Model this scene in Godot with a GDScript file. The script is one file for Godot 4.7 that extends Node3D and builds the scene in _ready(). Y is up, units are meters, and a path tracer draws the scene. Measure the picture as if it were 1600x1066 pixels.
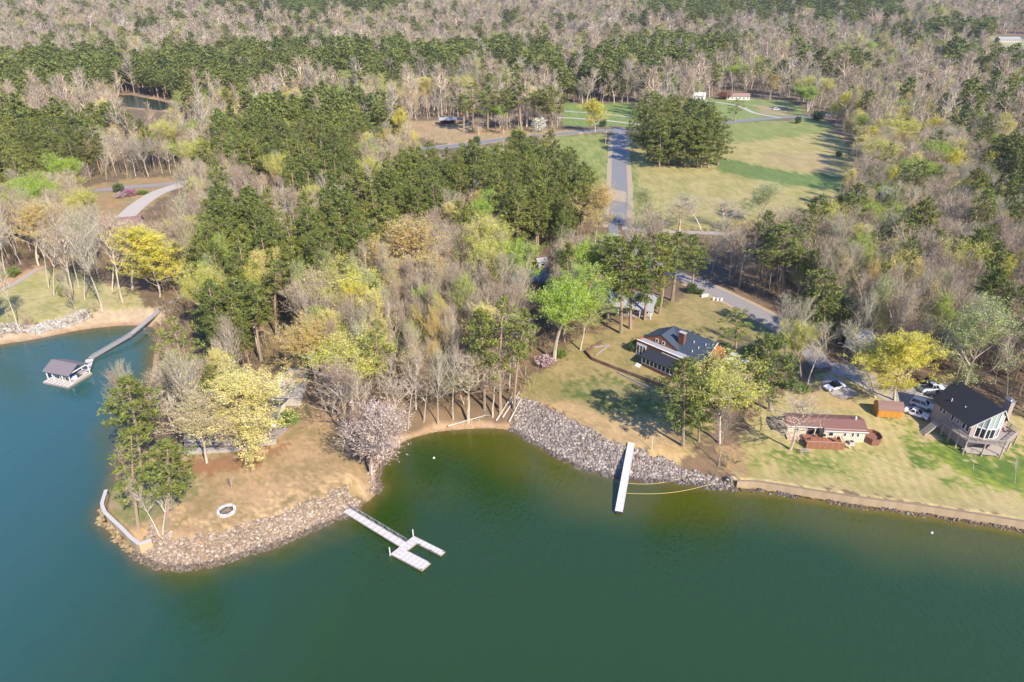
extends Node3D
# A lake shore in early spring, seen from a drone. y is up, the lake lies at y = 0, the camera looks along -z.

const EYE := 84.0
const LENS := 1066.0
const TILT := 0.488692
const STEP := 2.0
const SX := 190
const SZ := 150
const X0 := -190.0
const Z0 := -320.0

class Shape:
	var v := PackedVector3Array()
	var c := PackedColorArray()
	var col := Color.WHITE
	func tri(a: Vector3, b: Vector3, d: Vector3) -> void:
		v.append(a); v.append(b); v.append(d)
		c.append(col); c.append(col); c.append(col)
	func quad(a: Vector3, b: Vector3, d: Vector3, e: Vector3, out := Vector3.ZERO) -> void:
		if out != Vector3.ZERO and (b - a).cross(d - a).dot(out) > 0.0:
			tri(a, d, b); tri(a, e, d)
		else:
			tri(a, b, d); tri(a, d, e)
	func box(at: Vector3, s: Vector3, b := Basis()) -> void:
		var x := b.x * s.x * 0.5
		var y := b.y * s.y * 0.5
		var z := b.z * s.z * 0.5
		for k in [[x, y, z], [y, z, x], [z, x, y]]:
			for g in [-1.0, 1.0]:
				var o: Vector3 = at + k[0] * g
				quad(o - k[1] - k[2], o + k[1] - k[2], o + k[1] + k[2], o - k[1] + k[2], k[0] * g)
	func bar(a: Vector3, b: Vector3, w: float, h := -1.0) -> void:
		if h < 0.0: h = w
		var z := (b - a).normalized()
		var x := Vector3.UP.cross(z)
		x = x.normalized() if x.length() > 0.01 else Vector3.RIGHT
		box((a + b) * 0.5, Vector3(w, h, (b - a).length()), Basis(x, z.cross(x), z))
	func tube(a: Vector3, b: Vector3, ra: float, rb: float, n := 5, cap := false) -> void:
		var z := (b - a).normalized()
		var x := (Vector3.UP if absf(z.y) < 0.9 else Vector3.RIGHT).cross(z).normalized()
		var y := z.cross(x)
		for i in n:
			var p := x * cos(TAU * i / n) + y * sin(TAU * i / n)
			var q := x * cos(TAU * (i + 1) / n) + y * sin(TAU * (i + 1) / n)
			quad(a + p * ra, b + p * rb, b + q * rb, a + q * ra, p + q)
			if cap:
				if (b + p * rb - b).cross(q * rb).dot(z) > 0.0: tri(b, b + q * rb, b + p * rb)
				else: tri(b, b + p * rb, b + q * rb)
	func slab(a: Vector3, b: Vector3, d: Vector3, e: Vector3, t: float) -> void:
		var n := (b - a).cross(d - a).normalized()
		if n.y < 0.0: n = -n
		var w := -n * t
		quad(a, b, d, e, n)
		quad(a + w, b + w, d + w, e + w, -n)
		var m := (a + b + d + e) * 0.25
		for k in [[a, b], [b, d], [d, e], [e, a]]:
			quad(k[0], k[1], k[1] + w, k[0] + w, (k[0] + k[1]) * 0.5 - m)
	func prism(p: Array, depth: Vector3) -> void:   # a flat outline pushed along depth
		var m := Vector3.ZERO
		for q in p: m += q
		m /= p.size()
		for i in p.size():
			var a: Vector3 = p[i]
			var b: Vector3 = p[(i + 1) % p.size()]
			var n := (b - a).cross(depth)
			if n.dot((a + b) * 0.5 - m) < 0.0: n = -n
			quad(a, b, b + depth, a + depth, n)
			for s in [0.0, 1.0]:
				var o: Vector3 = depth * s
				var f := (a - m).cross(b - m).dot(depth) * (1.0 if s > 0.5 else -1.0)
				if f > 0.0: tri(m + o, b + o, a + o)
				else: tri(m + o, a + o, b + o)
	func blade(a: Vector3, b: Vector3, w: Vector3) -> void:
		tri(a - w, a + w, b)
	func mesh(mat: Material, into: ArrayMesh = null) -> ArrayMesh:
		var m: ArrayMesh = into if into else ArrayMesh.new()
		if v.is_empty(): return m
		var n := PackedVector3Array()
		n.resize(v.size())
		for i in range(0, v.size(), 3):
			var k := (v[i + 2] - v[i]).cross(v[i + 1] - v[i]).normalized()
			n[i] = k; n[i + 1] = k; n[i + 2] = k
		var arr := []
		arr.resize(Mesh.ARRAY_MAX)
		arr[Mesh.ARRAY_VERTEX] = v
		arr[Mesh.ARRAY_NORMAL] = n
		arr[Mesh.ARRAY_COLOR] = c
		m.add_surface_from_arrays(Mesh.PRIMITIVE_TRIANGLES, arr)
		m.surface_set_material(m.get_surface_count() - 1, mat)
		return m

var rng := RandomNumberGenerator.new()
var broad := FastNoiseLite.new()
var fine := FastNoiseLite.new()
var shore := PackedVector2Array()
var shore_sd := PackedFloat32Array()
var names := {}
var M := {}
var zones := []
var roads := []
var landmarks := []
var tree_list := []
var models := {}

func numbered(called: String) -> String:
	var n: int = names.get(called, 0)
	names[called] = n + 1
	return called if n == 0 else "%s_%03d" % [called, n]
func tag(o: Node, label: String, category: String, group := "") -> Node:
	o.set_meta("label", label); o.set_meta("category", category)
	if group: o.set_meta("group", group)
	return o
func thing(called: String, label: String, category: String, at := Vector3.ZERO, turn := 0.0, group := "") -> Node3D:
	var o := Node3D.new()
	o.name = numbered(called)
	add_child(o)
	o.position = at; o.rotation.y = turn
	tag(o, label, category, group)
	return o
func part(called: String, s: Shape, mat: Material, parent: Node) -> MeshInstance3D:
	var o := MeshInstance3D.new()
	o.mesh = s.mesh(mat)
	o.name = called if parent != self else numbered(called)
	parent.add_child(o, true)
	return o
func struct(called: String, s: Shape, mat: Material) -> MeshInstance3D:
	var o := part(called, s, mat, self)
	o.set_meta("kind", "structure")
	return o
func copies(called: String, mesh: Mesh, where: Array, tints: Array, parent: Node) -> MultiMeshInstance3D:
	var mm := MultiMesh.new()
	mm.transform_format = MultiMesh.TRANSFORM_3D
	mm.use_colors = not tints.is_empty()
	mm.mesh = mesh
	mm.instance_count = where.size()
	for i in where.size():
		mm.set_instance_transform(i, where[i])
		if mm.use_colors: mm.set_instance_color(i, tints[i])
	var o := MultiMeshInstance3D.new()
	o.multimesh = mm
	o.name = called if parent != self else numbered(called)
	parent.add_child(o, true)
	o.set_meta("kind", "stuff")
	return o
func mat(color: Color, rough := 0.8, metal := 0.0) -> StandardMaterial3D:
	var m := StandardMaterial3D.new()
	m.albedo_color = color.linear_to_srgb()
	m.roughness = rough; m.metallic = metal
	return m
func grain(m: StandardMaterial3D, tex: Texture2D, scale: float, bump: Texture2D = null, depth := 0.0) -> StandardMaterial3D:
	m.albedo_texture = tex
	m.uv1_triplanar = true; m.uv1_world_triplanar = true
	m.uv1_scale = Vector3.ONE * scale
	if bump:
		m.heightmap_enabled = true; m.heightmap_texture = bump; m.heightmap_scale = depth
	return m
func noise_tex(seed_: int, freq: float, size: int, lo: float, hi: float, oct := 5, kind := FastNoiseLite.TYPE_SIMPLEX_SMOOTH) -> NoiseTexture2D:
	var n := FastNoiseLite.new()
	n.seed = seed_; n.noise_type = kind; n.frequency = freq; n.fractal_octaves = oct
	var t := NoiseTexture2D.new()
	t.width = size; t.height = size; t.seamless = true; t.noise = n
	var g := Gradient.new()
	g.set_color(0, Color(lo, lo, lo)); g.set_color(1, Color(hi, hi, hi))
	t.color_ramp = g
	return t

# ---- from the picture to the place: where the sight line through a point of the photograph (1600 x 1066) meets a height, or the ground
func level(px: float, py: float, h := 0.0) -> Vector3:
	var y := (533.0 - py) / LENS
	var down := y * cos(TILT) - sin(TILT)
	var t := (h - EYE) / down
	return Vector3((px - 800.0) / LENS * t, h, -(cos(TILT) + y * sin(TILT)) * t)
func G(px: float, py: float) -> Vector3:
	var h := 3.0
	var p := level(px, py, h)
	for k in 7:
		h = lerpf(h, ground(p.x, p.z), 0.8)
		p = level(px, py, h)
	p.y = ground(p.x, p.z)
	return p
func to_px(p: Vector3) -> Vector3:
	var y := p.y - EYE
	var f := -y * sin(TILT) - p.z * cos(TILT)
	return Vector3(800.0 + p.x / f * LENS, 533.0 - (y * cos(TILT) - p.z * sin(TILT)) / f * LENS, f)
func height_at(base: Vector3, py: float) -> float:
	var k := (533.0 - py) / LENS
	return base.z * (sin(TILT) - k * cos(TILT)) / (cos(TILT) + k * sin(TILT)) + EYE - base.y
func flat(points: Array, h := -1.0) -> PackedVector2Array:
	var out := PackedVector2Array()
	for i in range(0, points.size(), 2):
		var p := level(points[i], points[i + 1], h) if h >= 0.0 else G(points[i], points[i + 1])
		out.append(Vector2(p.x, p.z))
	return out
func smooth(p: PackedVector2Array) -> PackedVector2Array:
	var out := PackedVector2Array()
	for i in p.size() - 1:
		var a := p[maxi(i - 1, 0)]
		var d := p[mini(i + 2, p.size() - 1)]
		var n := clampi(int(p[i].distance_to(p[i + 1]) / 3.0), 1, 12)
		for k in n:
			out.append(p[i].cubic_interpolate(p[i + 1], a, d, float(k) / n))
	out.append(p[p.size() - 1])
	return out

# ---- the lie of the land
func far_to(p: Vector2, line: PackedVector2Array) -> float:
	var best := 1e9
	for i in line.size() - 1:
		var a := line[i]
		var b := line[i + 1]
		var ab := b - a
		var t := clampf((p - a).dot(ab) / maxf(ab.length_squared(), 1e-6), 0.0, 1.0)
		best = minf(best, p.distance_squared_to(a + ab * t))
	return sqrt(best)
func sd(x: float, z: float) -> float:          # metres inland of the waterline, negative over the lake
	var u := (x - X0) / STEP
	var w := (z - Z0) / STEP
	if w < 0.0: return 60.0
	u = clampf(u, 0.0, SX - 1.001); w = minf(w, SZ - 1.001)
	var i := int(u)
	var j := int(w)
	u -= i; w -= j
	var k := j * SX + i
	return lerpf(lerpf(shore_sd[k], shore_sd[k + 1], u), lerpf(shore_sd[k + SX], shore_sd[k + SX + 1], u), w)
func walled(x: float, z: float) -> float:
	return maxf(smoothstep(39.5, 41.0, x), smoothstep(-61.5, -63.0, x) * smoothstep(-101.0, -99.0, z))
func bank_width(x: float, z: float) -> float:
	var w := lerpf(5.5, 9.0, smoothstep(-8.0, 2.0, x))
	return lerpf(w, 8.0, smoothstep(-70.0, -80.0, x))
func ground(x: float, z: float) -> float:
	var d := sd(x, z)
	if d < 0.0: return maxf(-3.0, d * 0.4)
	var far := Vector2(x, z).length()
	var h := 2.6 * smoothstep(0.0, bank_width(x, z), d) + 2.6 * smoothstep(4.0, 55.0, d)
	var wall := walled(x, z)
	if wall > 0.0: h = lerpf(h, lerpf(2.2, 1.5, smoothstep(39.5, 41.0, x)) * smoothstep(0.85, 1.4, d) + lerpf(2.6, 3.5, smoothstep(39.5, 41.0, x)) * smoothstep(2.0, 45.0, d), wall)
	h += broad.get_noise_2d(x, z) * (0.6 * smoothstep(8.0, 40.0, d) + 9.0 * smoothstep(450.0, 1100.0, far))
	h += 34.0 * smoothstep(800.0, 1650.0, far) 
	return h
func survey() -> void:
	shore = smooth(flat([-700, 560, -300, 556, -60, 545, 0, 539, 60, 530, 110, 519, 160, 512, 205, 509, 238, 512, 246, 522, 240, 545, 234, 590, 212, 640, 190, 690, 182, 730,
		176, 757, 164, 783, 157, 806, 162, 820, 188, 845, 203, 861], 0.0))
	var more := smooth(flat([203, 861, 222, 876, 250, 888, 290, 890, 335, 882, 385, 867, 440, 850, 490, 828, 535, 810, 565, 793, 588, 775, 595, 760, 590, 745, 600, 722, 618, 702, 632, 690, 680, 676, 740, 671, 800, 673,
		832, 692, 870, 714, 910, 733, 960, 746, 1010, 752, 1060, 755, 1110, 763, 1152, 767, 1180, 767, 1250, 778, 1330, 791, 1430, 804, 1500, 815, 1600, 831, 1900, 880, 2300, 940], 0.0))
	more.remove_at(0)
	shore.append_array(more)
	var land := shore.duplicate()
	land.append(Vector2(900, -60)); land.append(Vector2(900, -900)); land.append(Vector2(-900, -900))
	var boxes := []
	shore_sd.resize(SX * SZ)
	for j in SZ:
		for i in SX:
			var p := Vector2(X0 + i * STEP, Z0 + j * STEP)
			var d := 60.0
			if p.y > -205.0 or absf(p.x) > 150.0: d = minf(far_to(p, shore), 60.0)
			var inside := Geometry2D.is_point_in_polygon(p + Vector2(0.0137, 0.0071), land) and Geometry2D.is_point_in_polygon(p - Vector2(0.0091, 0.0173), land)
			shore_sd[j * SX + i] = d if inside or p.y < -250.0 else -d

class Zone:
	var poly: PackedVector2Array
	var box: Rect2
	var a: Color
	var b: Color
	var rough: float
	var stripe: float
func zone(points: Array, a: Color, b: Color, rough := 1.0, stripe := 0.0) -> void:
	var q := Zone.new()
	q.poly = flat(points)
	q.box = Rect2(q.poly[0], Vector2.ZERO)
	for p in q.poly: q.box = q.box.expand(p)
	q.a = a; q.b = b; q.rough = rough; q.stripe = stripe
	zones.append(q)
func in_zone(q: Zone, p: Vector2) -> bool:
	return q.box.has_point(p) and Geometry2D.is_point_in_polygon(p, q.poly)

func ground_color(x: float, z: float) -> Color:
	var n := fine.get_noise_2d(x, z)
	var m := fine.get_noise_2d(x * 4.3 + 70.0, z * 4.3)
	var d := sd(x, z)
	var r1 := fposmod(sin(x * 127.1 + z * 311.7) * 43758.5453, 1.0) - 0.5
	var r2 := fposmod(sin(x * 269.5 + z * 183.3) * 24634.6345, 1.0) - 0.5
	var c := Color(0.235, 0.15, 0.082).lerp(Color(0.15, 0.105, 0.06), clampf(0.5 + n * 0.9 + m * 0.6 + r1 * 0.7, 0, 1))
	if Vector2(x, z).length() > 330.0: c = c.lerp(Color(0.17, 0.13, 0.075), 0.5)
	for q in zones:
		var w: float = q.rough
		var p := Vector2(x + n * 2.2 * w + (m * 1.4 + r1 * 2.2) * w, z + m * 2.8 * w - n * 1.6 * w + r2 * 2.2 * w)
		if in_zone(q, p):
			var t := clampf(0.5 + n * 0.95 + m * 0.85 + r2 * 0.55, 0, 1)
			if q.stripe > 0.0:
				t = clampf(t + 0.38 * sin((x * 0.985 + z * 0.17) * TAU / q.stripe), 0, 1)
			c = q.a.lerp(q.b, t)
	if d < 2.4 and x < 2.0 and (x < -75.0 and z < -125.0 or x > -40.0 and z < -100.0):
		c = c.lerp(Color(0.47, 0.34, 0.21).lerp(Color(0.41, 0.25, 0.13), clampf(0.5 + m, 0, 1)), smoothstep(2.4, 1.2, d + n))
	if d < 0.25: c = c.lerp(Color(0.12, 0.08, 0.04), 0.6)
	var k := 1.5 * (1.0 + r1 * 0.22)
	return Color(c.r * k, c.g * k, c.b * k)

func lines(from: float, fine_to: float, step: float, to: float, grow: float) -> PackedFloat32Array:
	var out := PackedFloat32Array()
	var s := signf(to - from)
	var p := from
	while absf(p - from) < absf(fine_to - from):
		out.append(p)
		p += s * step
	var k := step
	while absf(p - from) < absf(to - from):
		out.append(p)
		k *= grow
		p += s * k
	out.append(to)
	return out
func sheet(xs: PackedFloat32Array, zs: PackedFloat32Array, at: Callable, tint: Callable, called: String, m: Material) -> void:
	var v := PackedVector3Array()
	var c := PackedColorArray()
	var ix := PackedInt32Array()
	var nx := xs.size()
	for z in zs:
		for x in xs:
			v.append(Vector3(x, at.call(x, z), z))
			c.append(tint.call(x, z))
	for j in zs.size() - 1:
		for i in nx - 1:
			var k := j * nx + i
			ix.append_array([k, k + nx, k + 1, k + 1, k + nx, k + nx + 1])
	var n := PackedVector3Array()
	n.resize(v.size())
	for j in zs.size():
		for i in nx:
			var e := v[j * nx + mini(i + 1, nx - 1)] - v[j * nx + maxi(i - 1, 0)]
			var f := v[mini(j + 1, zs.size() - 1) * nx + i] - v[maxi(j - 1, 0) * nx + i]
			var k := e.cross(f).normalized()
			n[j * nx + i] = k if k.y > 0.0 else -k
	var arr := []
	arr.resize(Mesh.ARRAY_MAX)
	arr[Mesh.ARRAY_VERTEX] = v; arr[Mesh.ARRAY_NORMAL] = n; arr[Mesh.ARRAY_COLOR] = c; arr[Mesh.ARRAY_INDEX] = ix
	var am := ArrayMesh.new()
	am.add_surface_from_arrays(Mesh.PRIMITIVE_TRIANGLES, arr)
	am.surface_set_material(0, m)
	var o := MeshInstance3D.new()
	o.mesh = am
	o.name = numbered(called)
	add_child(o)
	o.set_meta("kind", "structure")

func strip(called: String, pts: PackedVector2Array, half: float, lift: float, m: Material, thick := 0.0) -> void:
	var s := Shape.new()
	var left := PackedVector3Array()
	var right := PackedVector3Array()
	for i in pts.size():
		var t := (pts[mini(i + 1, pts.size() - 1)] - pts[maxi(i - 1, 0)]).normalized()
		var o := Vector2(-t.y, t.x) * half * (1.0 + 0.05 * fine.get_noise_2d(pts[i].x * 3.0, pts[i].y * 3.0))
		for k in 2:
			var q := pts[i] + o * (1.0 - 2.0 * k)
			(left if k == 0 else right).append(Vector3(q.x, ground(q.x, q.y) + lift, q.y))
	for i in pts.size() - 1:
		s.quad(left[i], left[i + 1], right[i + 1], right[i], Vector3.UP)
	struct(called, s, m)
	roads.append([pts, half])
func pad(called: String, points: Array, lift: float, m: Material) -> void:
	var p := flat(points)
	var s := Shape.new()
	var ids := Geometry2D.triangulate_polygon(p)
	for i in range(0, ids.size(), 3):
		var t := []
		for k in 3: t.append(Vector3(p[ids[i + k]].x, ground(p[ids[i + k]].x, p[ids[i + k]].y) + lift, p[ids[i + k]].y))
		spread(s, t[0], t[1], t[2], lift)
	struct(called, s, m)
	var q := Zone.new()
	q.poly = p
	roads.append([p, 0.0])
func spread(s: Shape, a: Vector3, b: Vector3, d: Vector3, lift: float) -> void:   # a triangle laid on the ground in pieces under 2 m
	var l := [a.distance_to(b), b.distance_to(d), d.distance_to(a)]
	var k := 0 if l[0] >= l[1] and l[0] >= l[2] else (1 if l[1] >= l[2] else 2)
	if l[k] > 2.0:
		var t := [a, b, d]
		var p: Vector3 = t[k]
		var q: Vector3 = t[(k + 1) % 3]
		var r: Vector3 = t[(k + 2) % 3]
		var m := (p + q) * 0.5
		m.y = ground(m.x, m.z) + lift
		spread(s, p, m, r, lift); spread(s, m, q, r, lift)
	elif (b - a).cross(d - a).y > 0.0: s.tri(a, d, b)
	else: s.tri(a, b, d)
func road_clear(p: Vector2, more: float) -> bool:
	for r in roads:
		if r[1] == 0.0:
			if Geometry2D.is_point_in_polygon(p, r[0]): return false
		elif far_to(p, r[0]) < r[1] + more: return false
	return true

# ---- plants and stones. A model is {trunk, crown, both, r, h}
func any_dir() -> Vector3:
	var y := rng.randf_range(-1.0, 1.0)
	var a := rng.randf() * TAU
	return Vector3(cos(a) * sqrt(1.0 - y * y), y, sin(a) * sqrt(1.0 - y * y))
func tint_of(c: Color, spread_: float) -> Color:
	var k := 1.0 + rng.randf_range(-spread_, spread_)
	return Color(c.r * k * (1.0 + rng.randf_range(-0.1, 0.1)), c.g * k, c.b * k * (1.0 + rng.randf_range(-0.15, 0.15)))
func model(trunk: Shape, crown: Shape, bark: Material, leaf: Material, r: float, h: float) -> Dictionary:
	var both := ArrayMesh.new()
	trunk.mesh(bark, both); crown.mesh(leaf, both)
	return {"trunk": trunk.mesh(bark), "crown": crown.mesh(leaf), "both": both, "r": r, "h": h}
func pine_model(seed_: int, h: float, r: float, from: float, dense: float, base: Color, lean := 0.0, coarse := 1.0) -> Dictionary:
	rng.seed = seed_
	var t := Shape.new()
	var f := Shape.new()
	var bark := Color(0.27, 0.2, 0.15)
	var pts := []
	var bend := Vector3(rng.randf_range(-0.5, 0.5), 0, rng.randf_range(-0.5, 0.5))
	for i in 8:
		var k := i / 7.0
		pts.append(Vector3(0, h * 0.97 * k, 0) + bend * sin(k * PI) + Vector3(lean * k * k, 0, 0))
	for i in 7:
		t.col = tint_of(bark.lerp(Color(0.36, 0.24, 0.16), i / 7.0), 0.12)
		t.tube(pts[i], pts[i + 1], lerpf(0.3, 0.06, i / 7.0) * (1.25 if i == 0 else 1.0), lerpf(0.3, 0.06, (i + 1) / 7.0), 6)
	var n := int(30 * dense)
	for b in n:
		var k := from + (0.99 - from) * (b + rng.randf()) / n
		var u := (k - from) / (1.0 - from)
		var reach := r * clampf(pow(sin(PI * clampf(0.16 + u * 0.84, 0, 1)), 0.7) * rng.randf_range(0.65, 1.15), 0.16, 1.2)
		var y := k * 7.0
		var o: Vector3 = pts[int(minf(y, 6.0))].lerp(pts[int(minf(y, 6.0)) + 1], y - int(minf(y, 6.0)))
		var a := b * 2.4 + rng.randf_range(-0.4, 0.4)
		var dir := Vector3(cos(a), lerpf(-0.12, 0.75, u * u) + rng.randf_range(-0.1, 0.15), sin(a)).normalized()
		var e := o + dir * reach
		t.col = tint_of(Color(0.26, 0.19, 0.14), 0.15)
		t.tube(o, e, 0.06 * coarse, 0.02 * coarse, 3)
		for q in int(maxf(3.0, reach * 2.0 * dense)):
			var w := 1.0 - pow(rng.randf(), 1.4) * 0.72
			var p := o.lerp(e, w) + any_dir() * reach * 0.2 * Vector3(1, 0.5, 1) + Vector3(0, 0.15, 0)
			var size := rng.randf_range(0.55, 0.95) * coarse
			var tone := tint_of(base, 0.28)
			if rng.randf() < 0.22: tone = tint_of(base.lerp(Color(0.17, 0.19, 0.03), 0.6), 0.15)
			f.col = tone
			for z in (11 if coarse < 1.2 else 5):
				var g := any_dir()
				g.y = g.y * 0.7 + 0.3
				var c := p + any_dir() * size * 0.45
				f.blade(c, c + g * size * 0.75, any_dir() * 0.15 * coarse * coarse)
	return model(t, f, M.bark, M.needle, r, h)
func grow(t: Shape, ends: Array, p: Vector3, dir: Vector3, l: float, rad: float, lv: int, most: int, thick: float, spread_: float) -> void:
	var q := p
	var d := dir
	var seg := 3 if lv < 3 else 2
	for i in seg:
		d = (d + any_dir() * (0.1 if lv == 0 else 0.2) + Vector3(0, 0.1 if lv > 0 else 0.0, 0)).normalized()
		var e := q + d * l / seg
		var ra := rad * lerpf(1.0, 0.62, float(i) / seg) * thick
		var rb := rad * lerpf(1.0, 0.62, float(i + 1) / seg) * thick
		if lv >= 4: t.blade(q, e, any_dir() * maxf(ra, 0.02)); t.blade(e, q, any_dir() * maxf(rb, 0.02))
		else: t.tube(q, e, ra, rb, 5 if lv == 0 else 3)
		q = e
		if lv < most and lv > 0 and i < seg - 1 and rng.randf() < 0.75:
			grow(t, ends, q, (d + any_dir() * 0.9 + Vector3(0, 0.15, 0)).normalized(), l * rng.randf_range(0.5, 0.75), rad * 0.5, lv + 1, most, thick, spread_)
		if lv >= most - 1: ends.append([q, d])
	if lv < most:
		var n := 3 if lv > 0 else 5
		for i in n:
			var a := TAU * (i + rng.randf() * 0.6) / n
			var side := Vector3(cos(a), 0, sin(a))
			var nd := (d * rng.randf_range(0.5, 1.0) + side * spread_ * rng.randf_range(0.5, 1.1) + Vector3(0, 0.15, 0)).normalized()
			grow(t, ends, q, nd, l * rng.randf_range(0.6, 0.85) * (0.8 if lv == 0 else 1.0), rad * 0.58, lv + 1, most, thick, spread_)
# a broad-leaved tree: bare, or with buds and young leaves of one tone at its twigs
func broad_model(seed_: int, h: float, stem: float, spread_: float, wood: Color, twig: Color, leaf: Color, leaves: float, coarse := 1.0) -> Dictionary:
	rng.seed = seed_
	var t := Shape.new()
	var f := Shape.new()
	var ends := []
	t.col = wood
	var most := 4 if coarse < 1.2 else 3
	if spread_ > 0.62:
		grow(t, ends, Vector3.ZERO, Vector3.UP, h * stem, h * 0.0125, 0, most, coarse, spread_)
	else:
		# forest grown: one leader, limbs rising from it
		var q := Vector3.ZERO
		var d := (Vector3.UP + any_dir() * 0.06).normalized()
		for i in 9:
			d = (d + any_dir() * 0.07 + Vector3(0, 0.03, 0)).normalized()
			var e := q + d * h * 0.1
			t.tube(q, e, h * 0.0105 * (1.0 - i * 0.1) * sqrt(coarse), h * 0.0105 * (0.9 - i * 0.1) * sqrt(coarse), 5)
			q = e
			var k := (i + 1) / 9.0
			if k >= stem:
				for j in (3 if coarse < 1.2 else 2):
					var a := rng.randf() * TAU
					var u := (k - stem) / (1.0 - stem)
					var ang := lerpf(0.95, 0.35, u) + rng.randf_range(-0.15, 0.15)
					var dir := (Vector3(cos(a) * sin(ang), cos(ang), sin(a) * sin(ang)) + d * 0.2).normalized()
					grow(t, ends, q, dir, h * spread_ * 0.34 * rng.randf_range(0.7, 1.15) * (0.75 + 0.5 * sin(PI * clampf(u + 0.15, 0, 1))), h * 0.0042, 2, most, coarse, 0.7)
	var top := 0.0
	var r := 0.0
	for k in ends:
		top = maxf(top, k[0].y)
		r += Vector2(k[0].x, k[0].z).length()
	r = r / ends.size() * 1.45
	for i in t.c.size() / 3:
		var c := tint_of(wood, 0.12)
		for k in 3: t.c[i * 3 + k] = c
	for k in ends:
		for j in (3 if coarse < 1.2 else 4):
			f.col = tint_of(twig, 0.2)
			var g: Vector3 = (k[1] + any_dir() * 0.8 + Vector3(0, 0.3, 0)).normalized()
			var l := rng.randf_range(0.4, 1.1) * (1.0 if coarse < 1.2 else 1.7)
			f.blade(k[0], k[0] + g * l, any_dir() * 0.022 * coarse)
			if leaves > 0.0:
				var young := leaf.lerp(twig, 0.45) if rng.randf() < 0.14 else leaf.lerp(Color(leaf.r * 0.8, leaf.g * 0.9, leaf.b * 0.7), clampf(0.5 + 0.5 * sin(k[0].x * 0.9) * cos(k[0].z * 0.8 + k[0].y), 0, 1))
				f.col = tint_of(young, 0.25)
				var many := leaves * (2.4 if coarse < 1.2 else 3.0)
				while many > 0.0:
					if rng.randf() < many:
						var c: Vector3 = k[0] + g * l * rng.randf_range(0.2, 1.2) + any_dir() * 0.25
						var w := any_dir() * 0.06 * coarse
						f.blade(c, c + any_dir() * rng.randf_range(0.11, 0.24) * coarse, w)
					many -= 1.0
	return model(t, f, M.bark, M.leaf, r, top)
func bush_model(seed_: int, r: float, h: float, tone: Color, n: int, wood := Color(0.2, 0.14, 0.1), size := 0.3) -> Dictionary:
	rng.seed = seed_
	var t := Shape.new()
	var f := Shape.new()
	for i in 9:
		var a := TAU * i / 9.0
		t.col = tint_of(wood, 0.2)
		t.tube(Vector3(cos(a), 0, sin(a)) * 0.1, Vector3(cos(a) * r * 0.6, h * rng.randf_range(0.5, 0.9), sin(a) * r * 0.6), 0.04, 0.015, 3)
	for i in n:
		var d := any_dir()
		var k := pow(rng.randf(), 0.4) * (0.85 + 0.25 * sin(d.x * 5.0 + seed_) * cos(d.z * 4.0))
		var p := Vector3(d.x * r * k, h * 0.52 + d.y * h * 0.5 * k, d.z * r * k)
		f.col = tint_of(tone, 0.3)
		f.blade(p, p + (any_dir() + d).normalized() * size * rng.randf_range(0.7, 1.3), any_dir() * size * 0.4)
	return model(t, f, M.bark, M.leaf, r, h)
func brush_model(seed_: int, tone: Color) -> Dictionary:   # leafless saplings and brush
	rng.seed = seed_
	var t := Shape.new()
	var f := Shape.new()
	for i in 9:
		var p := Vector3(rng.randf_range(-0.9, 0.9), 0, rng.randf_range(-0.9, 0.9))
		var d := (Vector3.UP + any_dir() * 0.45).normalized()
		var l := rng.randf_range(1.0, 3.4)
		f.col = tint_of(tone, 0.25)
		f.blade(p, p + d * l, Vector3(0.035, 0, 0.02))
		for j in 9:
			var q := p + d * l * rng.randf_range(0.25, 0.95)
			f.col = tint_of(tone, 0.25)
			f.blade(q, q + (d + any_dir()).normalized() * rng.randf_range(0.4, 1.0), any_dir() * 0.025)
			if rng.randf() < 0.3:
				f.col = tint_of(Color(0.2, 0.2, 0.06), 0.3)
				f.blade(q, q + any_dir() * 0.3, any_dir() * 0.1)
	return model(t, f, M.bark, M.leaf, 1.2, 3.0)
func rock_mesh(seed_: int, m: Material) -> ArrayMesh:
	rng.seed = seed_
	var s := Shape.new()
	var p := []
	for y in [-0.75, 0.0, 0.75]:
		for i in 6:
			var a := TAU * (i + rng.randf() * 0.5) / 6.0
			var w := sqrt(1.0 - y * y) * rng.randf_range(0.75, 1.15)
			p.append(Vector3(cos(a) * w, y * rng.randf_range(0.6, 0.85), sin(a) * w))
	p.append(Vector3(0.1, 0.78, 0))
	for j in 2:
		for i in 6:
			var k := (i + 1) % 6
			s.quad(p[j * 6 + i], p[j * 6 + k], p[j * 6 + 6 + k], p[j * 6 + 6 + i], p[j * 6 + i] + p[j * 6 + k])
	for i in 6:
		var k := (i + 1) % 6
		s.tri(p[12 + i], p[18], p[12 + k])
	return s.mesh(m)

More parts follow.
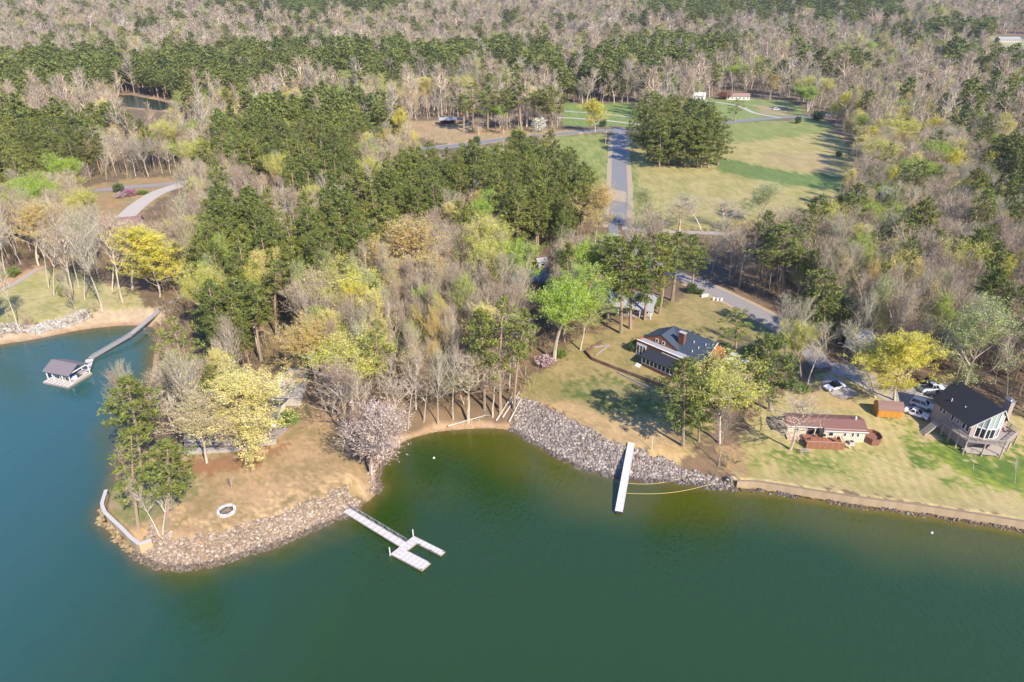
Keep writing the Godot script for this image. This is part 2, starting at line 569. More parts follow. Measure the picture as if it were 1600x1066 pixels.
func make_models() -> void:
	var W := Color(0.46, 0.385, 0.3)
	var W2 := Color(0.36, 0.31, 0.26)
	var N := Color(0.130, 0.153, 0.026)
	models.pine = [pine_model(11, 22, 3.9, 0.5, 1.3, N), pine_model(12, 23, 3.5, 0.58, 1.2, Color(0.108, 0.133, 0.024)), pine_model(13, 20, 4.4, 0.4, 1.35, Color(0.164, 0.183, 0.026), 0.8),
		pine_model(14, 24, 3.3, 0.55, 1.1, Color(0.139, 0.164, 0.028), -0.6), pine_model(15, 18, 4.2, 0.3, 1.4, Color(0.105, 0.139, 0.026)), pine_model(16, 22, 4.0, 0.36, 0.95, Color(0.168, 0.202, 0.029), 1.0), pine_model(17, 18, 4.6, 0.12, 1.6, Color(0.15, 0.175, 0.034))]
	models.far_pine = [pine_model(21, 22, 4.2, 0.42, 1.0, N, 0.0, 1.7), pine_model(22, 21, 4.0, 0.35, 1.0, Color(0.105, 0.133, 0.024), 0.0, 1.7), pine_model(23, 23, 3.9, 0.5, 0.9, Color(0.144, 0.169, 0.029), 0.0, 1.7)]
	var B := Color(0.38, 0.3, 0.215)
	models.bare = [broad_model(31, 18, 0.4, 0.5, W, B, B, 0), broad_model(32, 19, 0.5, 0.42, W, Color(0.42, 0.35, 0.26), Color(0.42, 0.33, 0.18), 0.3), broad_model(33, 17, 0.26, 0.85, W2, B, B, 0),
		broad_model(34, 20, 0.55, 0.4, Color(0.52, 0.46, 0.38), B, B, 0), broad_model(35, 16, 0.34, 0.55, W2, Color(0.36, 0.26, 0.2), Color(0.36, 0.24, 0.16), 0.3), broad_model(36, 18, 0.42, 0.46, Color(0.48, 0.43, 0.37), Color(0.42, 0.37, 0.29), Color(0.33, 0.32, 0.13), 0.4)]
	models.far_bare = [broad_model(41, 18, 0.34, 0.5, W, Color(0.38, 0.31, 0.235), B, 0, 1.9), broad_model(42, 18, 0.4, 0.5, W2, Color(0.33, 0.265, 0.195), Color(0.32, 0.26, 0.13), 0.25, 1.9), broad_model(43, 17, 0.3, 0.55, W, Color(0.39, 0.31, 0.245), Color(0.31, 0.24, 0.17), 0.2, 1.9)]
	var Y := Color(0.63, 0.53, 0.055)
	var A := Color(0.56, 0.39, 0.13)
	models.budding = [broad_model(51, 17, 0.22, 0.6, W, W2, Y, 6.0), broad_model(52, 18, 0.34, 0.56, W, W2, A, 4.0), broad_model(53, 17, 0.3, 0.66, W, W2, Color(0.5, 0.47, 0.08), 3.2),
		broad_model(54, 16, 0.2, 0.61, W2, W2, Color(0.68, 0.57, 0.2), 4.2), broad_model(55, 18, 0.36, 0.5, W, B, Color(0.48, 0.39, 0.2), 1.6)]
	models.far_budding = [broad_model(61, 17, 0.28, 0.56, W, W2, Color(0.52, 0.42, 0.1), 1.5, 1.8), broad_model(62, 17, 0.3, 0.54, W, W2, Color(0.47, 0.37, 0.2), 0.9, 1.8), broad_model(63, 16, 0.28, 0.56, W, W2, Color(0.45, 0.43, 0.11), 1.4, 1.8)]
	var L := Color(0.29, 0.4, 0.03)
	models.leafing = [broad_model(71, 19, 0.3, 0.75, Color(0.46, 0.42, 0.34), W2, L, 5.0), broad_model(72, 18, 0.34, 0.56, W, W2, Color(0.33, 0.4, 0.045), 3.6), broad_model(73, 17, 0.3, 0.56, W, W2, Color(0.34, 0.39, 0.12), 1.9)]
	models.far_leafing = [broad_model(81, 17, 0.28, 0.55, W, W2, Color(0.29, 0.38, 0.05), 1.6, 1.8), broad_model(82, 17, 0.28, 0.55, W, W2, Color(0.34, 0.37, 0.14), 1.0, 1.8)]
	models.pink = [broad_model(91, 11, 0.24, 0.7, Color(0.46, 0.39, 0.35), Color(0.45, 0.36, 0.32), Color(0.52, 0.38, 0.36), 0.35)]
	models.white = [bush_model(92, 3.0, 7.0, Color(0.62, 0.6, 0.5), 1500, Color(0.3, 0.25, 0.2), 0.35)]
	models.shrub = [bush_model(93, 1.6, 2.4, Color(0.06, 0.1, 0.025), 900), bush_model(94, 1.6, 2.2, Color(0.13, 0.19, 0.03), 900), bush_model(95, 1.7, 2.0, Color(0.34, 0.15, 0.22), 800), bush_model(96, 1.6, 2.2, Color(0.4, 0.28, 0.3), 700), bush_model(97, 1.6, 2.4, Color(0.2, 0.075, 0.05), 800)]
	models.brush = [brush_model(101, Color(0.3, 0.23, 0.17)), brush_model(102, Color(0.35, 0.27, 0.17)), brush_model(103, Color(0.29, 0.2, 0.15))]

# ---- planting
const KIND := {"pine": ["pine_tree", "pine"], "bare": ["bare_tree", "bare tree"], "budding": ["budding_tree", "budding tree"], "leafing": ["leafing_tree", "leafing tree"], "pink": ["pink_tree", "tree"], "white": ["blossom_tree", "tree"]}
func plant(kind: String, n: int, at: Vector3, sx: float, sy: float, turn: float, label: String, tilt := 0.0, group := "") -> Node3D:
	var m: Dictionary = models[kind][n]
	var o := thing(KIND[kind][0], label, KIND[kind][1], at - Vector3(0, 0.15, 0), 0.0, group)
	o.basis = Basis(Vector3(0, 0, 1), tilt) * Basis(Vector3.UP, turn) * Basis.from_scale(Vector3(sx, sy, sx))
	for k in ["trunk", "crown"]:
		var p := MeshInstance3D.new()
		p.mesh = m[k]; p.name = k
		o.add_child(p)
	return o
# a tree the photograph shows by itself: foot, top and half width of its crown in the picture
func tree(kind: String, n: int, bx: float, by: float, tx: float, ty: float, half: float, label: String, group := "") -> void:
	var b := G(bx, by)
	var h := height_at(b, ty)
	var px := to_px(b + Vector3(0, h * 0.6, 0))
	var r := half / LENS * px.z
	var m: Dictionary = models[kind][n]
	var side := (tx - to_px(b + Vector3(0, h, 0)).x) / LENS * px.z
	plant(kind, n, b, r / m.r, h / m.h, b.x * 3.7 + b.z, label, -atan2(side, h) * 0.9, group)
	roads.append([PackedVector2Array([Vector2(b.x, b.z), Vector2(b.x + 0.1, b.z)]), 0.1])
	used[kind] = used.get(kind, 0) + 1
var used := {}
func shrub(n: int, px: float, py: float, r: float, h: float, label: String, group := "") -> void:
	var b := G(px, py)
	var m: Dictionary = models.shrub[n]
	var o := thing("shrub", label, "shrub", b - Vector3(0, 0.1, 0), 0.0, group)
	o.basis = Basis(Vector3.UP, px) * Basis.from_scale(Vector3(r / m.r, h / m.h, r / m.r))
	for k in [["stems", m.trunk], ["foliage", m.crown]]:
		var p := MeshInstance3D.new()
		p.mesh = k[1]; p.name = k[0]
		o.add_child(p)
	roads.append([PackedVector2Array([Vector2(b.x, b.z), Vector2(b.x + 0.1, b.z)]), 0.1])

# ---- buildings
func window(parent: Node, at: Vector3, w: float, h: float, turn := 0.0, frame: Material = null) -> void:
	var b := Basis(Vector3.UP, turn)
	var s := Shape.new()
	for k in [-1.0, 1.0]:
		s.box(at + b.x * (w * 0.5 - 0.05) * k, Vector3(0.1, h, 0.12), b)
		s.box(at + b.y * (h * 0.5 - 0.05) * k, Vector3(w - 0.2, 0.1, 0.12), b)
	var f := part("window", s, frame if frame else M.white, parent)
	var p := Shape.new()
	p.box(at, Vector3(w - 0.2, h - 0.2, 0.04), b)
	part("pane", p, M.glass, f)
func gable(s: Shape, x0: float, x1: float, z: float, h: float, top: float, mid: float, d: float) -> void:   # a gable end facing z
	s.prism([Vector3(x0, 0, z), Vector3(x1, 0, z), Vector3(x1, h, z), Vector3(mid, top, z), Vector3(x0, h, z)], Vector3(0, 0, d))
func rail(parent: Node, a: Vector3, b: Vector3, m: Material, h := 0.95, pickets := 0.0, called := "railing") -> void:
	var s := Shape.new()
	s.bar(a + Vector3(0, h, 0), b + Vector3(0, h, 0), 0.12, 0.07)
	s.bar(a + Vector3(0, h * 0.15, 0), b + Vector3(0, h * 0.15, 0), 0.06, 0.06)
	var n := maxi(1, int(roundf(a.distance_to(b) / 1.7)))
	for i in n + 1:
		var p := a.lerp(b, float(i) / n)
		s.box(p + Vector3(0, h * 0.5 + 0.03, 0), Vector3(0.11, h + 0.06, 0.11))
	if pickets > 0.0:
		n = int(a.distance_to(b) / pickets)
		for i in n:
			s.box(a.lerp(b, (i + 0.5) / n) + Vector3(0, h * 0.55, 0), Vector3(0.04, h * 0.8, 0.04))
	part(called, s, m, parent)
func flat_top(s: Shape, p: Array, y: float, t: float) -> void:
	var q := []
	for k in p: q.append(Vector3(k.x, y - t, k.y))
	s.prism(q, Vector3(0, t, 0))
func boards(parent: Node, called: String, a: Vector3, along: Vector3, across: Vector3, n: int, t: float, mats: Array, gap := 0.02) -> void:
	var side := across / n
	var up := along.cross(across).normalized()
	if up.y < 0.0: up = -up
	for i in n:
		var s := Shape.new()
		var o := a + side * i + side.normalized() * gap * 0.5 + up * (0.006 * (i % 3))
		var w := side - side.normalized() * gap
		s.slab(o, o + along, o + along + w, o + w, t)
		part(called, s, mats[i % mats.size()], parent)

func lake_house() -> void:
	var g := ground(90.5, -112.0)
	var o := thing("lake_house", "pinkish grey lake house with steep black shingle roof and glass prow", "house", Vector3(91.9, g - 0.2, -108.6), 0.229)
	var s := Shape.new()
	for x in [-3.7, 3.7]: s.box(Vector3(x, 2.8, -4.6), Vector3(0.2, 5.6, 9.0))
	gable(s, -3.8, 3.8, -9.2, 5.6, 9.3, 0, 0.2)
	gable(s, -3.8, 3.8, -0.2, 5.6, 9.3, 0, 0.2)
	part("wall", s, M.pink_siding, o)
	s = Shape.new()
	s.slab(Vector3(-4.5, 5.3, -9.6), Vector3(-4.5, 5.3, 0.2), Vector3(0, 9.65, 2.1), Vector3(0, 9.65, -9.6), 0.22)
	s.slab(Vector3(4.5, 5.3, -9.6), Vector3(4.5, 5.3, 0.2), Vector3(0.003, 9.65, 2.1), Vector3(0.003, 9.65, -9.6), 0.22)
	var roof := part("roof", s, M.black_roof, o)
	for p in [[-3.0, -6.5], [-2.6, -3.6]]:
		s = Shape.new()
		s.tube(Vector3(p[0], 6.5, p[1]), Vector3(p[0], 7.35, p[1]), 0.09, 0.09, 6, true)
		part("vent_pipe", s, M.white, roof)
	s = Shape.new()
	for k in [-1.0, 1.0]: s.bar(Vector3(4.52 * k, 5.22, 0.25), Vector3(0.0, 9.6, 2.16), 0.05, 0.24)
	part("roof_trim", s, M.pale_trim, o)
	# prow: a bay of tall windows under the gable
	var pts := [Vector3(-2.7, 0, 0.0), Vector3(-1.5, 0, 1.25), Vector3(0.2, 0, 1.6), Vector3(1.7, 0, 1.15), Vector3(2.8, 0, 0.0)]
	s = Shape.new()
	for i in 4:
		var a: Vector3 = pts[i]
		var b: Vector3 = pts[i + 1]
		for y in [2.78, 5.0]: s.bar(a + Vector3(0, y, 0), b + Vector3(0, y, 0), 0.16, 0.22)
		var ta := 9.35 - absf(a.x) * 0.95
		var tb := 9.35 - absf(b.x) * 0.95
		s.bar(a + Vector3(0, ta, 0), b + Vector3(0, tb, 0), 0.16, 0.24)
		s.box(a + Vector3(0, (ta + 2.7) * 0.5, 0), Vector3(0.2, ta - 2.7, 0.2))
		s.box((a + b) * 0.5 + Vector3(0, (ta + tb) * 0.25 + 1.35, 0), Vector3(0.12, (ta + tb) * 0.5 - 2.7, 0.12))
	s.box(pts[4] + Vector3(0, 4.7, 0), Vector3(0.2, 4.0, 0.2))
	var bay := part("window_wall", s, M.white, o)
	for i in 4:
		var a: Vector3 = pts[i].lerp(pts[i + 1], 0.03)
		var b: Vector3 = pts[i].lerp(pts[i + 1], 0.97)
		for y in [[2.9, 4.9], [5.1, 9.2]]:
			for hf in 2:
				var p := a.lerp(b, 0.02 + hf * 0.5)
				var q := a.lerp(b, 0.48 + hf * 0.5)
				var tp: float = minf(y[1], 9.2 - absf(p.x) * 0.95)
				var tq: float = minf(y[1], 9.2 - absf(q.x) * 0.95)
				var gs := Shape.new()
				gs.prism([p + Vector3(0, y[0], 0), q + Vector3(0, y[0], 0), q + Vector3(0, tq, 0), p + Vector3(0, tp, 0)], Vector3(0, 0, -0.05))
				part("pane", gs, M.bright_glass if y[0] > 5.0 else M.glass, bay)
	window(o, Vector3(-3.82, 4.5, -7.4), 0.75, 1.5, -PI / 2)
	window(o, Vector3(-3.82, 4.5, -6.5), 0.75, 1.5, -PI / 2)
	window(o, Vector3(-3.82, 4.3, -4.4), 0.7, 1.5, -PI / 2)
	window(o, Vector3(-3.82, 4.4, -1.6), 0.8, 1.7, -PI / 2)
	window(o, Vector3(-3.82, 4.4, -0.7), 0.8, 1.7, -PI / 2)
	window(o, Vector3(-3.82, 4.3, -3.0), 0.6, 1.0, -PI / 2)
	s = Shape.new()
	s.box(Vector3(4.4, 4.65, -0.9), Vector3(1.0, 9.3, 1.3))
	var ch := part("chimney", s, M.pink_siding, o)
	s = Shape.new()
	s.box(Vector3(4.4, 9.4, -0.9), Vector3(1.14, 0.2, 1.44)); s.tube(Vector3(4.4, 9.5, -0.9), Vector3(4.4, 9.9, -0.9), 0.3, 0.25, 8, true)
	part("chimney_cap", s, M.steel, ch)
	# the raised deck
	var e := [Vector2(-4.9, -6.6), Vector2(-4.9, 1.0), Vector2(0.9, 3.8), Vector2(6.6, 1.3), Vector2(6.7, -2.6)]
	s = Shape.new()
	flat_top(s, [e[0], e[1], Vector2(-3.8, 1.5), Vector2(-3.8, -6.6)], 2.7, 0.25)
	flat_top(s, [Vector2(-3.803, 0.003), Vector2(-3.803, 1.5), e[2], e[3], e[4], Vector2(3.8, -2.6), Vector2(3.8, 0.003)], 2.7, 0.25)
	part("deck_floor", s, M.deck_grey, o)
	for i in 4:
		rail(o, Vector3(e[i].x, 2.7, e[i].y), Vector3(e[i + 1].x, 2.7, e[i + 1].y), M.pale_wood, 1.0, 0.16)
	for i in 4:
		var n := 4 if i == 0 else 2
		for k in n + (1 if i == 3 else 0):
			var p: Vector2 = e[i].lerp(e[i + 1], float(k) / n)
			s = Shape.new()
			s.box(Vector3(p.x, 1.0, p.y), Vector3(0.2, 2.9, 0.2))
			part("post", s, M.pale_wood, o)
	s = Shape.new()
	for i in 9: s.box(Vector3(-5.5 - i * 0.3, 2.4 - i * 0.27, -6.0), Vector3(0.3, 0.08, 1.3))
	for z in [-6.65, -5.35]: s.bar(Vector3(-5.2, 2.5, z), Vector3(-8.1, -0.1, z), 0.1, 0.3)
	part("stairs", s, M.pale_wood, o)
	s = Shape.new()
	flat_top(s, [Vector2(-4.6, 0.2), Vector2(-4.4, 1.2), Vector2(0.9, 3.5), Vector2(6.3, 1.2), Vector2(6.3, 0.2)], 0.34, 0.4)
	part("patio_slab", s, M.concrete, o)
	for p in [Vector3(-2.9, 2.7, 1.5), Vector3(4.2, 2.7, -0.3), Vector3(4.9, 2.7, 0.5)]:
		chair(o.transform * p, p.x * 2.0 + 0.4, ["reddish brown chair by the window bay corner of the raised deck", "reddish brown chair beside the chimney on the raised deck", "reddish brown chair on the far right of the raised deck"][int(p.x > 0) + int(p.x > 4.5)], M.red_wood)
func chair(at: Vector3, turn: float, label: String, m: Material, group := "") -> void:
	var o := thing("garden_chair", label, "chair", at, turn, group)
	var s := Shape.new()
	s.box(Vector3(0, 0.42, 0), Vector3(0.6, 0.07, 0.55))
	part("seat", s, m, o)
	s = Shape.new()
	s.box(Vector3(0, 0.75, -0.27), Vector3(0.6, 0.6, 0.06), Basis(Vector3.RIGHT, -0.2))
	part("backrest", s, m, o)
	for x in [-0.26, 0.26]:
		for z in [-0.22, 0.22]:
			s = Shape.new()
			s.box(Vector3(x, 0.2, z), Vector3(0.06, 0.4, 0.06))
			part("leg", s, m, o)

func brick_house() -> void:
	var g := ground(35.0, -139.0) - 0.4
	# local x runs along the front, local z out of the front towards the lake
	var o := thing("brick_house", "orange brick house with blue grey roof, chimney and long sunroom", "house", Vector3(30.1, g, -137.6), -0.806)
	var s := Shape.new()
	s.box(Vector3(6.6, 1.9, -10.9), Vector3(11.0, 3.8, 9.8))
	s.prism([Vector3(11.9, 0, -6.1), Vector3(11.9, 0, -15.7), Vector3(11.9, 3.8, -15.7), Vector3(11.9, 6.9, -10.9), Vector3(11.9, 3.8, -6.1)], Vector3(0.2, 0, 0))
	s.box(Vector3(2.2, 1.9, -4.7), Vector3(12.8, 3.8, 2.6))
	s.prism([Vector3(-3.6, 3.8, -6.0), Vector3(5.2, 3.8, -6.0), Vector3(5.2, 4.4, -6.0), Vector3(0.8, 6.3, -6.0), Vector3(-3.6, 4.4, -6.0)], Vector3(0, 0, 0.2))
	s.box(Vector3(-1.3, 2.1, -9.0), Vector3(4.4, 4.2, 5.8))
	part("wall", s, M.brick, o)
	s = Shape.new()
	s.box(Vector3(2.2, 4.02, -3.45), Vector3(12.9, 0.45, 0.2)); s.box(Vector3(-4.15, 4.02, -4.8), Vector3(0.2, 0.45, 2.5))
	part("parapet", s, M.brick, o)
	s = Shape.new()
	s.slab(Vector3(-3.9, 3.92, -5.95), Vector3(8.6, 3.92, -5.95), Vector3(8.6, 3.86, -3.6), Vector3(-3.9, 3.86, -3.6), 0.1)
	part("flat_roof", s, M.pale_roof, o)
	s = Shape.new()
	s.slab(Vector3(0.6, 7.0, -10.9), Vector3(12.5, 7.0, -10.9), Vector3(12.5, 3.55, -5.4), Vector3(4.9, 3.55, -5.4), 0.2)
	s.slab(Vector3(0.6, 7.0, -10.903), Vector3(12.5, 7.0, -10.903), Vector3(12.5, 3.55, -16.4), Vector3(0.6, 3.55, -16.4), 0.2)
	s.slab(Vector3(0.8, 6.5, -5.7), Vector3(0.8, 6.95, -10.9), Vector3(-4.2, 4.1, -12.0), Vector3(-4.2, 4.1, -5.7), 0.18)
	s.slab(Vector3(0.803, 6.5, -5.7), Vector3(0.803, 6.95, -10.9), Vector3(5.6, 4.25, -6.6), Vector3(5.6, 4.25, -5.7), 0.18)
	var roof := part("roof", s, M.blue_roof, o)
	s = Shape.new()
	s.box(Vector3(5.0, 6.2, -8.0), Vector3(1.5, 3.2, 0.9))
	var ch := part("chimney", s, M.dark_brick, roof)
	s = Shape.new()
	s.box(Vector3(5.0, 7.86, -8.0), Vector3(1.7, 0.16, 1.1))
	part("chimney_cap", s, M.concrete, roof)
	for p in [[7.6, -9.0], [9.4, -8.2], [10.4, -9.4], [8.6, -7.0]]:
		s = Shape.new()
		var y: float = 7.0 - (-10.9 - p[1]) * -0.627
		s.tube(Vector3(p[0], y - 0.1, p[1]), Vector3(p[0], y + 0.45, p[1]), 0.1, 0.1, 6, true)
		part("vent_pipe", s, M.white, roof)
	s = Shape.new()
	s.bar(Vector3(12.56, 3.5, -5.35), Vector3(12.56, 6.98, -10.9), 0.06, 0.26)
	s.bar(Vector3(-4.2, 4.28, -3.42), Vector3(8.7, 4.28, -3.42), 0.3, 0.08)
	part("trim", s, M.white, o)
	for x in [-3.6, -2.75, -1.9]: window(o, Vector3(x, 1.9, -3.34), 0.75, 2.6)
	for i in 5: window(o, Vector3(3.4 + i * 1.05, 3.25, -3.34), 0.85, 0.7)
	window(o, Vector3(-0.2, 4.6, -5.76), 0.8, 0.9); window(o, Vector3(1.6, 4.6, -5.76), 0.8, 0.9)
	s = Shape.new()
	s.box(Vector3(-2.75, 1.85, -3.38), Vector3(2.9, 3.6, 0.05))
	part("white_bay", s, M.white, o)
	# sunroom
	s = Shape.new()
	s.box(Vector3(4.4, 0.2, -1.7), Vector3(9.0, 1.7, 3.3))
	part("sunroom_base", s, M.brick, o)
	s = Shape.new()
	for i in 9: s.box(Vector3(0.05 + i * 1.085, 1.85, -0.05), Vector3(0.26, 1.7, 0.16))
	s.box(Vector3(4.4, 2.62, -0.05), Vector3(9.0, 0.2, 0.17)); s.box(Vector3(4.4, 1.1, -0.05), Vector3(9.0, 0.16, 0.2))
	s.box(Vector3(-0.02, 1.85, -1.7), Vector3(0.14, 1.7, 0.2)); s.box(Vector3(-0.02, 2.62, -1.7), Vector3(0.15, 0.2, 3.2))
	var fr := part("sunroom_frame", s, M.white, o)
	for i in 8:
		s = Shape.new()
		s.box(Vector3(0.59 + i * 1.085, 1.85, -0.08), Vector3(0.83, 1.36, 0.05))
		part("pane", s, M.glass, fr)
	s = Shape.new()
	s.slab(Vector3(-0.5, 2.72, 0.45), Vector3(9.4, 2.72, 0.45), Vector3(9.4, 3.45, -3.35), Vector3(-0.5, 3.45, -3.35), 0.14)
	part("sunroom_roof", s, M.navy_roof, o)
	s = Shape.new()
	for i in 4: s.box(Vector3(-0.4 - 0.0, 0.6 - i * 0.2, 0.5 + i * 0.3), Vector3(1.3, 0.2, 0.3))
	part("steps", s, M.white, o)

func tan_house() -> void:
	var g := ground(66.0, -110.0)
	var o := thing("mobile_home", "long cream mobile home with brown red shingle roof and wooden decks", "house", Vector3(69.9, g - 0.1, -110.4), -0.075)
	var s := Shape.new()
	s.box(Vector3(-4.0, 1.5, -2.4), Vector3(8.0, 3.2, 4.8)); s.box(Vector3(-11.3, 1.5, -2.9), Vector3(6.8, 3.2, 3.8))
	s.prism([Vector3(-0.2, 3.0, 0), Vector3(-0.2, 3.0, -4.8), Vector3(-0.2, 3.75, -2.6)], Vector3(0.18, 0, 0))
	part("wall", s, M.cream, o)
	s = Shape.new()
	s.slab(Vector3(-8.2, 2.95, 0.4), Vector3(0.35, 2.95, 0.4), Vector3(0.35, 3.85, -2.6), Vector3(-8.2, 3.85, -2.6), 0.16)
	s.slab(Vector3(-15.1, 3.1, -0.5), Vector3(-8.2, 3.1, -0.5), Vector3(-8.2, 3.853, -2.6), Vector3(-15.1, 3.853, -2.6), 0.16)
	s.slab(Vector3(-15.1, 3.1, -5.2), Vector3(0.35, 3.1, -5.2), Vector3(0.35, 3.856, -2.603), Vector3(-15.1, 3.856, -2.603), 0.16)
	var roof := part("roof", s, M.red_roof, o)
	for p in [[-11.6, -2.9, M.pale_pink], [-1.3, -2.7, M.white]]:
		s = Shape.new()
		s.tube(Vector3(p[0], 3.7, p[1]), Vector3(p[0], 4.45, p[1]), 0.2, 0.16, 7, true)
		part("vent_pipe", s, p[2], roof)
	s = Shape.new()
	s.bar(Vector3(-8.2, 2.84, 0.44), Vector3(0.35, 2.84, 0.44), 0.08, 0.16); s.bar(Vector3(-15.1, 2.99, -0.46), Vector3(-8.25, 2.99, -0.46), 0.08, 0.16)
	part("gutter", s, M.white, o)
	window(o, Vector3(-6.6, 1.9, 0.02), 1.0, 1.0); window(o, Vector3(-3.9, 1.9, 0.02), 0.6, 1.0); window(o, Vector3(-2.4, 1.9, 0.02), 0.6, 1.0); window(o, Vector3(-1.4, 1.9, 0.02), 0.6, 1.0)
	window(o, Vector3(-10.2, 1.7, -0.98), 1.8, 1.9); window(o, Vector3(-13.0, 1.9, -0.98), 1.0, 1.0)
	s = Shape.new()
	s.box(Vector3(-8.7, 1.6, -0.97), Vector3(0.9, 2.0, 0.08))
	part("door", s, M.dark, o)
	s = Shape.new()
	s.box(Vector3(-7.3, 0.05, -2.5), Vector3(14.8, 0.7, 4.9))
	part("skirting", s, M.pale_pink, o)
	# front deck, and the eight sided one at the right hand end
	s = Shape.new()
	s.box(Vector3(-8.2, 0.95, 1.2), Vector3(7.2, 0.1, 2.5)); s.box(Vector3(-10.0, 0.952, -0.45), Vector3(3.6, 0.1, 1.0))
	part("deck_floor", s, M.red_wood, o)
	for i in 24:
		s = Shape.new()
		s.box(Vector3(-11.65 + i * 0.3, 0.75, 2.48), Vector3(0.27, 1.6 + 0.02 * (i % 3), 0.05))
		part("deck_board", s, M.red_wood if i % 4 else M.red_wood_b, o)
	s = Shape.new()
	s.box(Vector3(-8.2, 1.62, 2.45), Vector3(7.4, 0.08, 0.2)); s.bar(Vector3(-11.8, 1.6, 2.4), Vector3(-11.8, 1.6, 0.0), 0.1, 0.1); s.bar(Vector3(-4.6, 1.6, 2.4), Vector3(-4.6, 1.6, 0.2), 0.1, 0.1)
	for x in [-11.8, -8.2, -4.6]: s.box(Vector3(x, 0.8, 2.36), Vector3(0.12, 1.7, 0.12))
	part("railing", s, M.pale_red, o)
	s = Shape.new()
	for i in 5: s.box(Vector3(-4.2 + i * 0.3, 0.85 - i * 0.2, 1.6), Vector3(0.3, 0.06, 1.2))
	part("stairs", s, M.tan_wood, o)
	s = Shape.new()
	var oct := []
	for i in 8: oct.append(Vector2(1.9 + 1.75 * cos(TAU * (i + 0.5) / 8), -0.9 + 1.9 * sin(TAU * (i + 0.5) / 8)))
	flat_top(s, oct, 0.9, 0.15)
	part("side_deck_floor", s, M.rust_wood, o)
	for i in 8:
		if i in [3, 4]: continue
		var a: Vector2 = oct[i]
		var b: Vector2 = oct[(i + 1) % 8]
		s = Shape.new()
		s.bar(Vector3(a.x, 0.85, a.y), Vector3(b.x, 0.85, b.y), 0.06, 1.5)
		part("side_deck_panel", s, M.rust_wood, o)
	var q := thing("air_conditioner", "grey air conditioner on the grass under the mobile home's windows", "air conditioner", o.transform * Vector3(-2.6, 0.0, 0.8), -0.07)
	s = Shape.new()
	s.box(Vector3(0, 0.45, 0), Vector3(0.95, 0.9, 0.9))
	part("case", s, M.pale_trim, q)
	s = Shape.new()
	s.tube(Vector3(0, 0.9, 0), Vector3(0, 0.96, 0), 0.38, 0.34, 12, true)
	part("fan_grille", s, M.dark, q)
	q = thing("patio_umbrella", "closed black umbrella standing on the mobile home's front deck", "umbrella", o.transform * Vector3(-9.0, 1.0, 0.4))
	s = Shape.new()
	s.tube(Vector3.ZERO, Vector3(0, 2.5, 0), 0.04, 0.04, 5)
	part("pole", s, M.dark, q)
	s = Shape.new()
	s.tube(Vector3(0, 0.9, 0), Vector3(0, 2.0, 0), 0.36, 0.3, 8); s.tube(Vector3(0, 2.0, 0), Vector3(0, 2.55, 0), 0.5, 0.05, 8)
	part("canopy", s, M.dark, q)
	for k in [[-6.0, 1.3, 0.5], [-5.2, 0.8, 2.2], [-11.0, 1.2, 4.0]]:
		chair(o.transform * Vector3(k[0], 1.0, k[1]), k[2], ["brown chair on the front deck below the mobile home's square window", "brown chair by the stairs of the front deck", "brown chair at the tree end of the front deck"][[-6.0, -5.2, -11.0].find(k[0])], M.rust_wood)
	q = thing("grill", "round black barbecue grill on the mobile home's front deck", "grill", o.transform * Vector3(-7.9, 1.0, 0.3))
	s = Shape.new()
	s.tube(Vector3(0, 0.55, 0), Vector3(0, 0.8, 0), 0.2, 0.34, 9); s.tube(Vector3(0, 0.8, 0), Vector3(0, 1.0, 0), 0.34, 0.12, 9, true)
	part("bowl", s, M.dark, q)
	for i in 3:
		s = Shape.new()
		s.bar(Vector3(0.3 * cos(i * 2.1), 0, 0.3 * sin(i * 2.1)), Vector3(0.12 * cos(i * 2.1), 0.6, 0.12 * sin(i * 2.1)), 0.04)
		part("leg", s, M.dark, q)

func orange_shed() -> void:
	var b := G(1370, 652.6)
	var o := thing("garden_shed", "orange wooden barn shed with brown gambrel roof behind the mobile home", "shed", b, -0.13)
	var s := Shape.new()
	for x in [0.0, 4.75]:
		s.prism([Vector3(x, 0.25, 0), Vector3(x, 0.25, -2.9), Vector3(x, 2.0, -2.9), Vector3(x, 2.75, -2.35), Vector3(x, 3.25, -1.45), Vector3(x, 2.75, -0.55), Vector3(x, 2.0, 0)], Vector3(0.1, 0, 0))
	s.box(Vector3(2.42, 1.1, -2.87), Vector3(4.65, 1.8, 0.06))
	part("wall", s, M.orange, o)
	for i in 12:
		s = Shape.new()
		s.box(Vector3(0.305 + i * 0.385, 1.1, 0.0), Vector3(0.37, 1.8, 0.07 + 0.006 * (i % 3)))
		part("board", s, M.orange if i % 3 else M.orange_b, o)
	s = Shape.new()
	for z in [0.0, 1.0]:
		var f := func(y: float, d: float) -> Vector3: return Vector3(0, y, -1.45 + (1.45 + d) * (1.0 - 2.0 * z))
		var p := [f.call(1.9, 0.12), f.call(2.78, -0.5), f.call(3.32, -1.447)]
		for i in 2:
			s.slab(p[i] + Vector3(-0.12, 0, 0), p[i] + Vector3(4.97, 0, 0), p[i + 1] + Vector3(4.97, 0, 0), p[i + 1] + Vector3(-0.12, 0, 0), 0.07)
	part("roof", s, M.brown_roof, o)
	s = Shape.new()
	for x in [0.3, 2.4, 4.5]:
		for z in [-0.2, -2.6]: s.box(Vector3(x, 0.1, z), Vector3(0.4, 0.4, 0.4))
	part("foundation_block", s, M.concrete, o)

